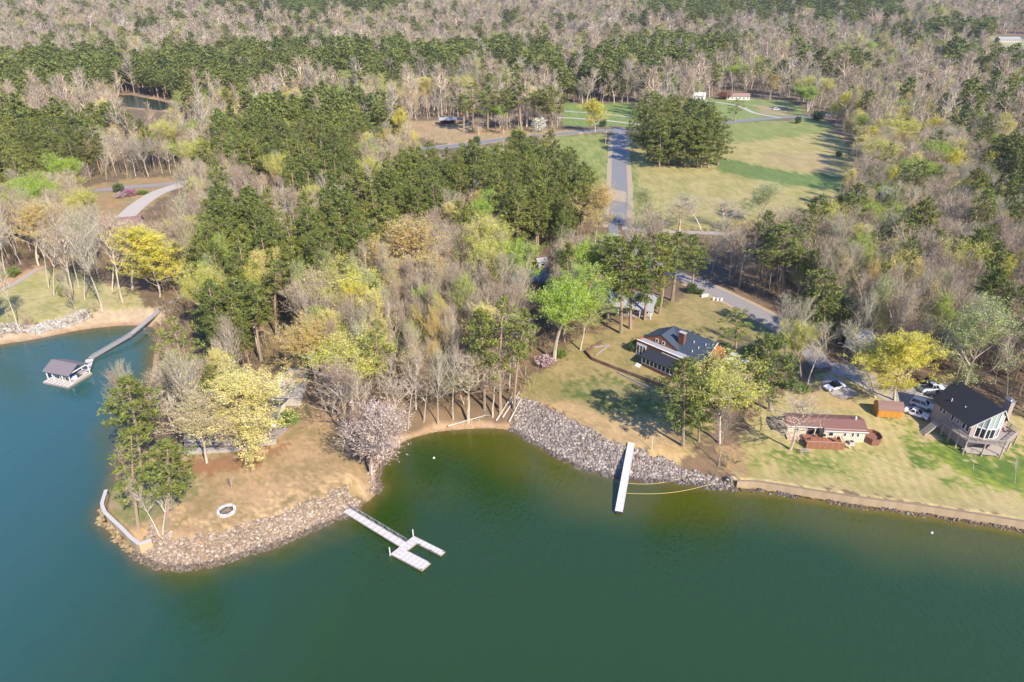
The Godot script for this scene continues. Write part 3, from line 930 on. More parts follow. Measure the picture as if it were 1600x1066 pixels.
func plain_house(called: String, label: String, px: float, py: float, w: float, d: float, h: float, rise: float, turn: float, wall: Material, roof: Material, porch := false, category := "house") -> void:
	var b := G(px, py)
	var o := thing(called, label, category, b - Vector3(0, 0.3, 0), turn)
	var s := Shape.new()
	s.box(Vector3(0, h * 0.5, -d * 0.5), Vector3(w, h, d))
	for x in [-w * 0.5, w * 0.5 - 0.15]: s.prism([Vector3(x, h, -0.1), Vector3(x, h, -d + 0.1), Vector3(x, h + rise, -d * 0.5)], Vector3(0.15, 0, 0))
	part("wall", s, wall, o)
	s = Shape.new()
	var e := 1.9 if porch else 0.4
	s.slab(Vector3(-w * 0.5 - 0.4, h - 0.05 - (0.3 if porch else 0.0), e), Vector3(w * 0.5 + 0.4, h - 0.05 - (0.3 if porch else 0.0), e), Vector3(w * 0.5 + 0.4, h + rise + 0.1, -d * 0.5), Vector3(-w * 0.5 - 0.4, h + rise + 0.1, -d * 0.5), 0.15)
	s.slab(Vector3(-w * 0.5 - 0.4, h - 0.05, -d - 0.4), Vector3(w * 0.5 + 0.4, h - 0.05, -d - 0.4), Vector3(w * 0.5 + 0.4, h + rise + 0.103, -d * 0.5 - 0.003), Vector3(-w * 0.5 - 0.4, h + rise + 0.103, -d * 0.5 - 0.003), 0.15)
	part("roof", s, roof, o)
	var n := int(w / 2.6)
	for i in n: window(o, Vector3(-w * 0.5 + w * (i + 0.5) / n, h * 0.55, 0.02), 1.1, h * 0.45)
	if porch:
		for i in n + 1:
			s = Shape.new()
			s.box(Vector3(-w * 0.5 + w * i / n, h * 0.5 - 0.2, 1.6), Vector3(0.22, h - 0.4, 0.22))
			part("column", s, M.white, o)
		s = Shape.new()
		s.box(Vector3(0, 0.3, 0.9), Vector3(w, 0.5, 1.8))
		part("porch_floor", s, M.deck_grey, o)

func car(px: float, py: float, turn: float, label: String, paint: Material, kind := "car", roof: Material = null) -> void:
	var b := G(px, py)
	var l := 4.6 if kind == "car" else 5.5
	var w := 1.85 if kind == "car" else 1.95
	var tall := 1.45 if kind == "car" else 1.85
	if kind == "suv":
		l = 4.7; tall = 1.72; w = 1.9
	var o := thing("pickup_truck" if kind == "pickup" else "parked_car", label, "pickup truck" if kind == "pickup" else "car", b + Vector3(0, 0.03, 0), turn)
	# local x points forward
	var f := l * 0.5
	var s := Shape.new()
	var belt := tall * 0.58
	s.prism([Vector3(-f, 0.3, -w * 0.5), Vector3(f, 0.3, -w * 0.5), Vector3(f, belt * 0.72, -w * 0.5), Vector3(f - 0.15, belt * 0.85, -w * 0.5), Vector3(f * 0.42, belt, -w * 0.5), Vector3(-f + 0.1, belt * 1.02, -w * 0.5), Vector3(-f, belt * 0.8, -w * 0.5)], Vector3(0, 0, w))
	part("body", s, paint, o)
	var p := [[f * 0.42, f * 0.08], [-f * 0.62, -f * 0.35]]
	if kind == "suv": p = [[f * 0.45, f * 0.12], [-f * 0.95, -f * 0.82]]
	if kind == "pickup": p = [[f * 0.4, f * 0.18], [-f * 0.28, -f * 0.18]]
	var c := Shape.new()
	var k := w * 0.5 - 0.06
	var m := w * 0.5 - 0.26
	var lo := [Vector3(p[0][0], belt, -k), Vector3(p[0][0], belt, k), Vector3(p[1][0], belt, k), Vector3(p[1][0], belt, -k)]
	var hi := [Vector3(p[0][1], tall - 0.03, -m), Vector3(p[0][1], tall - 0.03, m), Vector3(p[1][1], tall - 0.03, m), Vector3(p[1][1], tall - 0.03, -m)]
	for i in 4:
		var j := (i + 1) % 4
		c.quad(lo[i], lo[j], hi[j], hi[i], lo[i] + lo[j] - (lo[0] + lo[2]))
	part("window", c, M.car_glass, o)
	s = Shape.new()
	s.slab(hi[0] + Vector3(0.04, 0.05, -0.02), hi[1] + Vector3(0.04, 0.05, 0.02), hi[2] + Vector3(-0.04, 0.05, 0.02), hi[3] + Vector3(-0.04, 0.05, -0.02), 0.06)
	for i in 4: s.bar(lo[i], hi[i], 0.07, 0.07)
	for z in [-1.0, 1.0]: s.bar(Vector3(p[1][0] * 0.3 + p[0][0] * 0.3, belt, k * z), Vector3(p[1][1] * 0.4 + p[0][1] * 0.4, tall - 0.03, m * z), 0.08, 0.05)
	part("roof", s, roof if roof else paint, o)
	if kind == "pickup":
		s = Shape.new()
		s.box(Vector3(-f * 0.62, belt * 1.02 + 0.004, 0), Vector3(f * 0.62, 0.02, w - 0.4))
		part("truck_bed", s, M.dark, o)
	for x in [-f * 0.62, f * 0.62]:
		for z in [-1.0, 1.0]:
			s = Shape.new()
			s.tube(Vector3(x, 0.34, (w * 0.5 - 0.2) * z), Vector3(x, 0.34, (w * 0.5 + 0.02) * z), 0.34, 0.34, 12, true)
			var t := part("wheel", s, M.tyre, o)
			s = Shape.new()
			s.tube(Vector3(x, 0.34, w * 0.5 * z), Vector3(x, 0.34, (w * 0.5 + 0.04) * z), 0.2, 0.18, 8, true)
			part("rim", s, M.steel, t)
	for z in [-1.0, 1.0]:
		s = Shape.new()
		s.box(Vector3(f - 0.03, belt * 0.66, z * (w * 0.5 - 0.28)), Vector3(0.1, 0.16, 0.4))
		part("headlight", s, M.pale_trim, o)
		s = Shape.new()
		s.box(Vector3(-f + 0.02, belt * 0.72, z * (w * 0.5 - 0.2)), Vector3(0.1, 0.2, 0.28))
		part("tail_light", s, M.red, o)

# ---- docks
func boat_dock() -> void:
	var o := thing("floating_dock", "pale U shaped floating dock at the end of the rail lined gangway", "dock", Vector3(-18.3, 0, -84.6), 0.0)
	var u := Vector3(5.9, 0, 3.75).normalized()      # out along the fingers
	var a := Vector3(-1.65, 0.5, 2.05)                # near corner of the head
	var w := Vector3(3.3, 0, -4.1)                    # along the head
	var wn := w.normalized()
	var fl := [[a, u * 1.55, w, 9], [a + u * 1.56, u * 5.0, wn * 2.0, 0], [a + w - wn * 1.05 + u * 1.56, u * 5.1, wn * 1.05, 0]]
	var wood := [M.dock_a, M.dock_b, M.dock_c]
	boards(o, "plank", fl[0][0], fl[0][1], fl[0][2], 18, 0.06, wood, 0.03)
	boards(o, "plank", fl[1][0], fl[1][2], fl[1][1], 17, 0.06, wood, 0.03)
	boards(o, "plank", fl[2][0], fl[2][2], fl[2][1], 17, 0.06, wood, 0.03)
	for f in fl:
		var s := Shape.new()
		var d := Vector3(0, -0.08, 0)
		s.slab(f[0] + d, f[0] + f[1] + d, f[0] + f[1] + f[2] + d, f[0] + f[2] + d, 0.28)
		part("frame", s, M.dock_side, o)
	var s2 := Shape.new()
	for f in fl:
		for k in [0.15, 0.5, 0.85]:
			var c: Vector3 = f[0] + f[1] * k + f[2] * 0.5
			var n: Vector3 = f[2] if f[3] == 9 else f[2] * 0.7
			if f[3] == 9: c = f[0] + f[1] * 0.5 + f[2] * k
			s2.box(Vector3(c.x, 0.06, c.z), Vector3(0.9, 0.34, 0.9), Basis(Vector3.UP, -0.56))
	part("float", s2, M.dark, o)
	for p in [a - u * 0.14, a + w - u * 0.14]:
		var s := Shape.new()
		s.tube(p + Vector3(0, -1.5, 0), p + Vector3(0, 1.3, 0), 0.09, 0.09, 8, true)
		part("mooring_pole", s, M.white, o)
	for p in [a + u * 1.8 + wn * 2.02, a + u * 6.4 + wn * 0.1, a + u * 6.4 + wn * 1.9, a + w + u * 6.5 - wn * 0.2, a + w + u * 2.2 - wn * 1.07, a + w + u * 4.6 - wn * 1.07]:
		var s := Shape.new()
		s.box(p + Vector3(0, 0.06, 0), Vector3(0.34, 0.1, 0.1), Basis(Vector3.UP, -0.56))
		part("cleat", s, M.dark, o)
	var st := o.position + a + w * 0.5 + u * 0.35
	var en := G(541, 798.5)
	en.y += 0.25
	gangway("gangway", "white plank gangway with truss rail from stone bank to U shaped dock", en, st + Vector3(0, 0.12, 0), 1.25, 34, true, false)
func gangway(called: String, label: String, a: Vector3, b: Vector3, width: float, n: int, left_rail: bool, right_rail: bool, mats := []) -> void:
	var o := thing(called, label, "gangway", a)
	var d := b - a
	var side := d.cross(Vector3.UP).normalized() * width * 0.5
	var wood := mats if mats.size() else [M.dock_a, M.dock_b, M.dock_c]
	boards(o, "plank", -side, side * 2.0, d, n, 0.05, wood, 0.025)
	for k in [-1.0, 1.0]:
		var s := Shape.new()
		s.bar(side * k + Vector3(0, -0.16, 0), side * k + d + Vector3(0, -0.16, 0), 0.1, 0.22)
		part("beam", s, M.dock_side, o)
		if (k < 0.0 and left_rail) or (k > 0.0 and right_rail):
			s = Shape.new()
			var up := Vector3(0, 0.95, 0)
			s.bar(side * k + up, side * k + d + up, 0.07, 0.07)
			s.bar(side * k + up * 0.12, side * k + d + up * 0.12, 0.06, 0.06)
			var m := int(d.length() / 1.1)
			for i in m:
				var p: Vector3 = side * k + d * (float(i) / m)
				var q: Vector3 = side * k + d * (float(i + 1) / m)
				s.bar(p, p + up, 0.05); s.bar(p + up * (float(i % 2)), q + up * (1.0 - i % 2), 0.045)
			s.bar(side * k + d, side * k + d + up, 0.05)
			part("truss_rail", s, M.rail_dark, o)
func boathouse() -> void:
	var a := Vector3(-110.0, 0.5, -136.6)
	var u := Vector3(7.3, 0, 2.3).normalized()       # along the ridge
	var v := Vector3(u.z, 0, -u.x)                   # away from the camera
	var o := thing("covered_dock", "white posted boat dock with grey gable roof standing off the cove", "boathouse", a)
	var wood := [M.dock_c, M.dock_a, M.dock_d]
	boards(o, "plank", Vector3.ZERO, v * 2.1, u * 7.5, 20, 0.06, wood, 0.03)
	boards(o, "plank", v * 2.12, v * 3.5, u * 1.4, 4, 0.06, wood, 0.03)
	boards(o, "plank", v * 2.12 + u * 6.3, v * 3.5, u * 1.2, 4, 0.06, wood, 0.03)
	boards(o, "plank", v * 5.64, v * 1.2, u * 7.5, 16, 0.06, wood, 0.03)
	for f in [[Vector3.ZERO, v * 2.1, u * 7.5], [v * 2.12, v * 3.5, u * 1.4], [v * 2.12 + u * 6.3, v * 3.5, u * 1.2], [v * 5.64, v * 1.2, u * 7.5]]:
		var s := Shape.new()
		var d := Vector3(0, -0.09, 0)
		s.slab(f[0] + d, f[0] + f[1] + d, f[0] + f[1] + f[2] + d, f[0] + f[2] + d, 0.5)
		part("float", s, M.dock_side, o)
	for x in [0.35, 2.1, 5.0, 7.2]:
		for z in [1.3, 6.6]:
			var s := Shape.new()
			s.box(u * x + v * z + Vector3(0, 1.25, 0), Vector3(0.18, 2.5, 0.18), Basis(u, Vector3.UP, -v))
			part("post", s, M.white, o)
	var s := Shape.new()
	for z in [1.3, 6.6]: s.bar(u * 0.2 + v * z + Vector3(0, 2.45, 0), u * 7.4 + v * z + Vector3(0, 2.45, 0), 0.14, 0.22)
	for x in [0.35, 7.2]:
		s.bar(u * x + v * 1.3 + Vector3(0, 2.45, 0), u * x + v * 6.6 + Vector3(0, 2.45, 0), 0.14, 0.2)
		s.bar(u * x + v * 1.3 + Vector3(0, 2.5, 0), u * x + v * 3.95 + Vector3(0, 3.85, 0), 0.12, 0.16); s.bar(u * x + v * 6.6 + Vector3(0, 2.5, 0), u * x + v * 3.95 + Vector3(0, 3.85, 0), 0.12, 0.16)
	part("beam", s, M.white, o)
	s = Shape.new()
	s.slab(v * 0.8 - u * 0.1 + Vector3(0, 2.4, 0), v * 0.8 + u * 7.7 + Vector3(0, 2.4, 0), v * 3.95 + u * 7.7 + Vector3(0, 4.0, 0), v * 3.95 - u * 0.1 + Vector3(0, 4.0, 0), 0.09)
	s.slab(v * 7.1 - u * 0.1 + Vector3(0, 2.4, 0), v * 7.1 + u * 7.7 + Vector3(0, 2.4, 0), v * 3.953 + u * 7.7 + Vector3(0, 4.0, 0), v * 3.953 - u * 0.1 + Vector3(0, 4.0, 0), 0.09)
	var roof := part("roof", s, M.metal_roof, o)
	s = Shape.new()
	for i in 14:
		var x := u * (0.2 + i * 0.55)
		s.bar(v * 0.8 + x + Vector3(0, 2.43, 0), v * 3.95 + x + Vector3(0, 4.03, 0), 0.04, 0.05)
	part("roof_seam", s, M.metal_roof, roof)
	rail(o, v * 2.1 + u * 1.5, v * 2.1 + u * 6.2, M.white, 0.9)
	# a boat in the slip
	var b := thing("motor_boat", "small white boat with blue cover in the covered dock's slip", "boat", a + u * 3.9 + v * 3.9, -atan2(u.z, u.x))
	s = Shape.new()
	s.prism([Vector3(-2.1, 0.35, -0.9), Vector3(1.2, 0.35, -0.9), Vector3(2.3, 0.45, 0), Vector3(1.2, 0.35, 0.9), Vector3(-2.1, 0.35, 0.9)], Vector3(0, -0.75, 0))
	part("hull", s, M.white, b)
	s = Shape.new()
	s.prism([Vector3(-1.9, 0.38, -0.75), Vector3(1.0, 0.38, -0.75), Vector3(1.8, 0.4, 0), Vector3(1.0, 0.38, 0.75), Vector3(-1.9, 0.38, 0.75)], Vector3(0, 0.35, 0))
	part("cover", s, M.blue, b)
	s = Shape.new()
	s.box(Vector3(-2.3, 0.3, 0), Vector3(0.4, 0.8, 0.5))
	part("outboard_motor", s, M.dark, b)
	var wood2 := [M.dock_c, M.dock_a, M.dock_d]
	var p1 := a + v * 6.9 + u * 5.6
	var p2 := level(140, 560, 0.7)
	p1.y = 0.5
	gangway("dock_landing", "short floating landing between covered dock and long walkway", p2 + Vector3(0, -0.1, 0), p1, 1.7, 9, false, false, wood2)
	var p3 := level(203, 523, 1.8)
	gangway("walkway", "long grey walkway with truss rail crossing the cove water", p3, p2 + Vector3(0, 0.05, 0), 1.3, 30, true, false, [M.dock_d, M.dock_e])
	var p4 := G(246, 490) + Vector3(0, 0.5, 0)
	gangway("walkway", "grey plank walkway over the sandy beach", p4, p3 + Vector3(0, 0.06, 0), 1.3, 24, false, false, [M.dock_d, M.dock_e])
	var p5 := G(303, 452) + Vector3(0, 0.5, 0)
	gangway("walkway", "grey ramp climbing from the beach into the pine woods", p5, p4 + Vector3(0, 0.06, 0), 1.3, 36, true, false, [M.dock_e, M.dock_d])
func long_dock() -> void:
	var a := G(986.5, 694)
	a.y += 0.35
	var b := level(967, 799, 0.6)
	var o := thing("long_pier", "narrow white pier running from bare bank out past the stones", "pier", a)
	var d := b - a
	var side := d.cross(Vector3.UP).normalized() * 0.62
	boards(o, "plank", -side, side * 2.0, d, 40, 0.06, [M.dock_a, M.dock_a, M.dock_b], 0.02)
	for k in [-1.0, 1.0]:
		var s := Shape.new()
		s.bar(side * k * 1.04 + Vector3(0, -0.1, 0), side * k * 1.04 + d + Vector3(0, -0.1, 0), 0.08, 0.3)
		part("beam", s, M.dock_a, o)
	var s2 := Shape.new()
	s2.box(d * 0.97 + Vector3(0, -0.45, 0), Vector3(1.3, 0.5, 1.2))
	part("float", s2, M.dark, o)
	for k in [[Vector3(0.6, 0, -5.5), Vector3(18.5, 0.1, -0.6)], [Vector3(0.6, 0, -8.6), Vector3(14.0, -0.2, -0.4)]]:
		var c := thing("mooring_rope", "long slack yellow rope from pier across the water to bank" if k[1].x > 16 else "short yellow rope close to the stones beside the pier", "rope", Vector3(b.x, 0.12, b.z))
		var r := Shape.new()
		var p: Vector3 = k[0]
		for i in 16:
			var t := (i + 1) / 16.0
			var q: Vector3 = k[0].lerp(k[0] + k[1] + Vector3(0, 0, -1.5 if k[1].x > 16 else -1.0), t) + Vector3(0, 0.45 * t * t, 1.3 * sin(t * PI))
			r.tube(p, q, 0.05, 0.05, 4)
			p = q
		part("strand", r, M.rope, c)
func retaining_wall() -> void:
	var o := thing("retaining_wall", "long tan timber retaining wall holding the striped lawn above the lake", "retaining wall")
	var pts := []
	for i in shore.size():
		if shore[i].x > 40.3 and shore[i].x < 160.0: pts.append(shore[i])
	var run := []
	var left := 0.0
	for i in pts.size() - 1:
		var a: Vector2 = pts[i]
		var b: Vector2 = pts[i + 1]
		var n := (b - a).normalized()
		var o2 := Vector2(n.y, -n.x) * 0.75
		var l := a.distance_to(b)
		while left < l:
			run.append(a + n * left + o2)
			left += 1.05
		left -= l
	wall_run(o, run, 1.75, [M.wall_a, M.wall_b, M.wall_c], M.wall_cap, 0.3)
	var o3 := thing("sea_wall", "pale capped wooden sea wall around the grassy tip of the peninsula", "sea wall")
	run = []
	left = 0.0
	for i in shore.size() - 1:
		var a := shore[i]
		var b := shore[i + 1]
		if a.x > -62.8 or a.y < -100.5 or a.x < -90.0: continue
		var n := (b - a).normalized()
		var l := a.distance_to(b)
		while left < l:
			run.append(a + n * left + Vector2(n.y, -n.x) * 0.75)
			left += 1.2
		left -= l
	if run.size(): run.append(run[run.size() - 1] + Vector2(1.6, -0.9))
	wall_run(o3, run, 2.4, [M.tan_wood, M.wall_c, M.tan_wood_b], M.pale_trim, 0.6)
func wall_run(o: Node3D, run: Array, top: float, mats: Array, cap: Material, wide: float) -> void:
	for i in run.size() - 1:
		var a: Vector2 = run[i]
		var b: Vector2 = run[i + 1]
		var s := Shape.new()
		var p := Vector3(a.x, 0, a.y)
		var q := Vector3(b.x, 0, b.y)
		var n := (q - p).normalized()
		var f := Vector3(n.z, 0, -n.x) * (0.006 * ((i * 7) % 3))
		s.box((p + q) * 0.5 + Vector3(0, top * 0.5 - 0.3, 0) - f, Vector3(0.16, top + 0.6 - 0.1, p.distance_to(q) - 0.006), Basis(Vector3.UP.cross(n), Vector3.UP, n))
		part("panel", s, mats[(i * 5) % 3], o)
		s = Shape.new()
		s.bar(p + Vector3(0, top, 0) - n * 0.02, q + Vector3(0, top, 0) + n * (0.02 + 0.003 * (i % 2)), wide, 0.1 + 0.004 * (i % 2))
		part("cap", s, cap, o)
func cottage() -> void:
	var g := ground(-56.0, -108.0)
	var o := thing("cottage", "low grey roofed cottage half hidden by the pale yellow tree", "house", Vector3(-56, g - 0.4, -114.0), 0.0)
	var s := Shape.new()
	s.box(Vector3(0.8, 1.4, -3.6), Vector3(14.4, 2.8, 7.0))
	part("wall", s, M.white, o)
	s = Shape.new()
	s.slab(Vector3(-7.0, 2.5, 0.8), Vector3(8.6, 2.5, 0.8), Vector3(8.6, 3.7, -3.6), Vector3(-7.0, 3.7, -3.6), 0.16)
	s.slab(Vector3(-7.0, 2.5, -8.0), Vector3(8.6, 2.5, -8.0), Vector3(8.6, 3.703, -3.603), Vector3(-7.0, 3.703, -3.603), 0.16)
	part("roof", s, M.grey_roof, o)
	for i in 5: window(o, Vector3(-5.0 + i * 2.9, 1.4, -0.06), 1.4, 1.7)
	s = Shape.new()
	flat_top(s, [Vector2(-8.0, 6.4), Vector2(2.6, 6.2), Vector2(8.4, 5.0), Vector2(10.6, 1.2), Vector2(10.6, 0), Vector2(-8.0, 0)], 0.8, 0.25)
	part("deck_floor", s, M.deck_grey, o)
	rail(o, Vector3(-7.9, 0.8, 6.2), Vector3(2.5, 0.8, 6.05), M.white, 1.0)
	rail(o, Vector3(-7.9, 0.8, 6.2), Vector3(-7.9, 0.8, 0.2), M.white, 1.0)
	s = Shape.new()
	s.bar(Vector3(-7.4, 0.35, 7.6), Vector3(3.0, 0.35, 7.4), 1.1, 1.0); s.bar(Vector3(3.0, 0.352, 7.4), Vector3(9.6, 0.352, 4.8), 1.1, 1.0)
	part("concrete_ledge", s, M.concrete, o)
	chair(o.transform * Vector3(5.2, 0.8, 4.2), 0.5, "bright orange chair on the cottage deck under the yellow tree", M.orange_red)
func fire_pit() -> void:
	var b := G(354, 799)
	var o := thing("fire_pit", "round fire pit ringed with pale stones on the bare lawn", "fire pit", b)
	for i in 18:
		var s := Shape.new()
		var a := TAU * i / 18.0
		s.box(Vector3(cos(a) * 1.35, 0.14, sin(a) * 1.35), Vector3(0.42, 0.36 + 0.03 * (i % 3), 0.44), Basis(Vector3.UP, -a))
		part("stone", s, M.white_stone if i % 3 else M.pale_trim, o)
	var s := Shape.new()
	s.tube(Vector3(0, -0.1, 0), Vector3(0, 0.06, 0), 1.2, 1.15, 18, true)
	part("ash_bed", s, M.ash, o)
	s = Shape.new()
	for i in 26:
		var a := i * 2.4
		s.bar(Vector3(cos(a) * 0.9, 0.1, sin(a) * 0.9), Vector3(-cos(a + 0.7) * 0.3, 0.35 + 0.25 * fine.get_noise_1d(i * 40.0), -sin(a) * 0.5), 0.05)
	part("sticks", s, M.stick, o)
func post(called: String, label: String, category: String, px: float, py: float, h: float, r: float, m: Material, group := "", arm := false) -> void:
	var o := thing(called, label, category, G(px, py), 0.0, group)
	var s := Shape.new()
	s.tube(Vector3(0, -0.3, 0), Vector3(0, h, 0), r, r * 0.7, 7, true)
	part("pole", s, m, o)
	if arm:
		s = Shape.new()
		s.box(Vector3(0, h * 0.93, 0), Vector3(2.0, 0.12, 0.1))
		part("crossarm", s, m, o)
func bench(px: float, py: float, label: String) -> void:
	var o := thing("garden_bench", label, "bench", G(px, py), 0.1)
	for i in 4:
		var s := Shape.new()
		s.box(Vector3(0, 0.46 + 0.1 * maxi(i - 1, 0) + (0.14 if i > 1 else 0.0), 0.12 - i * 0.17 + (0.1 if i == 3 else 0.0)), Vector3(1.9, 0.05, 0.14))
		part("slat", s, M.deck_grey, o)
	for x in [-0.85, 0.85]:
		for z in [-0.25, 0.2]:
			var s := Shape.new()
			s.box(Vector3(x, 0.22 if z > 0 else 0.4, z), Vector3(0.09, 0.44 if z > 0 else 0.8, 0.09))
			part("leg", s, M.deck_grey, o)
func timber_fence() -> void:
	var o := thing("timber_wall", "low brown timber retaining wall edging the brick house terrace", "retaining wall")
	var line := [G(945, 534), G(915, 552), G(925, 563), G(960, 577), G(1000, 592), G(1050, 611), G(1062, 620)]
	for i in line.size() - 1:
		var n := int(line[i].distance_to(line[i + 1]) / 1.3) + 1
		for k in n:
			var s := Shape.new()
			var p: Vector3 = line[i].lerp(line[i + 1], float(k) / n)
			var q: Vector3 = line[i].lerp(line[i + 1], (k + 0.97) / n)
			p.y = ground(p.x, p.z); q.y = ground(q.x, q.z)
			s.bar(p + Vector3(0, 0.35, 0), q + Vector3(0, 0.35, 0), 0.22, 0.9 + 0.02 * (k % 2))
			part("timber", s, M.dark_wood if (k + i) % 3 else M.dark_wood_b, o)
	o = thing("garden_edging", "pale timber edging below the brown wall with grass between", "edging")
	line = [G(918, 545), G(952, 540), G(930, 556)]
	var low := [G(965, 583), G(1000, 600), G(1035, 615), G(1060, 628)]
	for l in [line, low]:
		for i in l.size() - 1:
			var s := Shape.new()
			s.bar(l[i] + Vector3(0, 0.12, 0), l[i + 1] + Vector3(0, 0.12, 0), 0.3, 0.4)
			part("timber", s, M.deck_grey, o)
func fallen_trees() -> void:
	rng.seed = 5
	for k in [[785, 655, 812, 618, "longest grey fallen trunk"], [775, 660, 800, 625, "thin grey fallen trunk lying lakeward"], [795, 662, 815, 628, "splintered grey fallen trunk lying uphill"], [700, 668, 760, 655, "pale driftwood log along the cove head beach"]]:
		var a := G(k[0], k[1]) + Vector3(0, 0.35, 0)
		var b := G(k[2], k[3]) + Vector3(0, 1.0, 0)
		var o := thing("fallen_tree", k[4] + (" beside the wide stone bank" if k[0] != 700 else ""), "fallen tree", a)
		var s := Shape.new()
		s.col = Color(0.42, 0.38, 0.33)
		s.tube(Vector3.ZERO, b - a, 0.2, 0.08, 6, true)
		part("trunk", s, M.bark, o)
		s = Shape.new()
		s.col = Color(0.42, 0.38, 0.33)
		for i in 14:
			var p := (b - a) * rng.randf_range(0.3, 1.0)
			s.tube(p, p + any_dir() * rng.randf_range(0.6, 1.8), 0.05, 0.02, 3)
		part("branches", s, M.bark, o)

# ---- the woods
const WOODS := [
	# stands as they show in the photograph (outline at mid crown), and their shares of pine, bare, budding and leafing trees
	["far pine belt", [140, 92, 260, 80, 400, 70, 480, 62, 560, 68, 620, 62, 700, 70, 790, 66, 850, 70, 885, 100, 900, 118, 955, 150, 900, 165, 860, 130, 800, 108, 720, 122, 640, 118, 600, 140, 540, 122, 450, 128, 400, 150, 300, 165, 240, 165, 190, 150, 155, 130], [0.83, 0.12, 0.03, 0.02]],
	["far pine belt by the road", [900, 118, 885, 95, 960, 68, 1010, 60, 1060, 52, 1150, 60, 1150, 100, 1100, 118, 1040, 120, 985, 112, 960, 150], [0.8, 0.17, 0.02, 0.01]],
	["left pine wood beyond the inlet", [-60, 90, 70, 82, 150, 80, 165, 110, 170, 150, 120, 160, -60, 165], [0.84, 0.11, 0.02, 0.03]],
	["left pine wood", [-60, 175, 60, 172, 120, 185, 190, 168, 240, 190, 220, 210, 130, 225, 155, 245, 110, 262, 60, 270, -60, 285], [0.85, 0.1, 0.03, 0.02]],
	["pine wood above the gravel track", [330, 205, 370, 178, 430, 155, 520, 145, 600, 165, 612, 205, 560, 235, 560, 265, 520, 280, 450, 285, 430, 262, 385, 262, 330, 240, 300, 220], [0.75, 0.12, 0.05, 0.08]],
	["road edge pines", [628, 220, 680, 210, 735, 220, 735, 240, 640, 240], [0.85, 0.15, 0, 0]],
	["dense pine wood by the straight road", [560, 315, 620, 275, 690, 262, 760, 240, 800, 215, 850, 208, 900, 230, 945, 262, 952, 320, 905, 345, 880, 385, 830, 375, 800, 362, 780, 330, 730, 300, 700, 310, 690, 330, 640, 345, 610, 330], [0.93, 0.03, 0.01, 0.03]],
	["pine wood behind the cottage", [300, 410, 330, 330, 400, 345, 470, 340, 560, 310, 640, 345, 590, 395, 530, 420, 470, 430, 440, 480, 410, 520, 330, 530, 300, 500], [0.72, 0.13, 0.05, 0.1]],
	["top edge pines", [230, -30, 640, -30, 640, 18, 540, 24, 470, 32, 420, 18, 330, 16], [0.75, 0.22, 0.03, 0]],
	["top edge pines", [1010, -30, 1400, -30, 1420, 30, 1280, 36, 1200, 28, 1120, 40, 1010, 30], [0.75, 0.2, 0.03, 0.02]],
	["plantation pines", [1310, 40, 1440, 36, 1560, 40, 1560, 62, 1440, 60, 1330, 52], [0.8, 0.15, 0.03, 0.02]],
	["small pine patches", [200, 28, 330, 30, 330, 48, 220, 48], [0.7, 0.3, 0, 0]],
	["small pine patches", [1220, 85, 1340, 85, 1330, 118, 1240, 120], [0.65, 0.3, 0.05, 0]],
	["small pine patches", [1470, 80, 1660, 85, 1660, 112, 1480, 108], [0.45, 0.5, 0.05, 0]],
	["right hand pines", [1530, 238, 1660, 235, 1660, 290, 1530, 275], [0.6, 0.3, 0.1, 0]],
	["young pines", [1470, 150, 1660, 150, 1660, 166, 1480, 168], [0.4, 0.5, 0.05, 0.05]],
	["pale budding strip", [1290, 70, 1600, 68, 1600, 82, 1400, 88, 1290, 86], [0.02, 0.5, 0.28, 0.2]],
	["pale budding strip", [480, 125, 620, 128, 640, 145, 540, 148, 470, 140], [0.02, 0.35, 0.25, 0.38]],
	["budding edge", [1300, 150, 1440, 140, 1440, 230, 1330, 240], [0.03, 0.6, 0.32, 0.05]],
	["wood on the rise behind the cove", [470, 430, 620, 390, 800, 380, 870, 420, 860, 560, 780, 640, 600, 650, 500, 600], [0.05, 0.63, 0.16, 0.16]],
	["tall bare wood on the right", [1150, 400, 1340, 300, 1660, 260, 1660, 640, 1460, 600, 1330, 500, 1200, 480], [0.13, 0.72, 0.11, 0.04]],
]
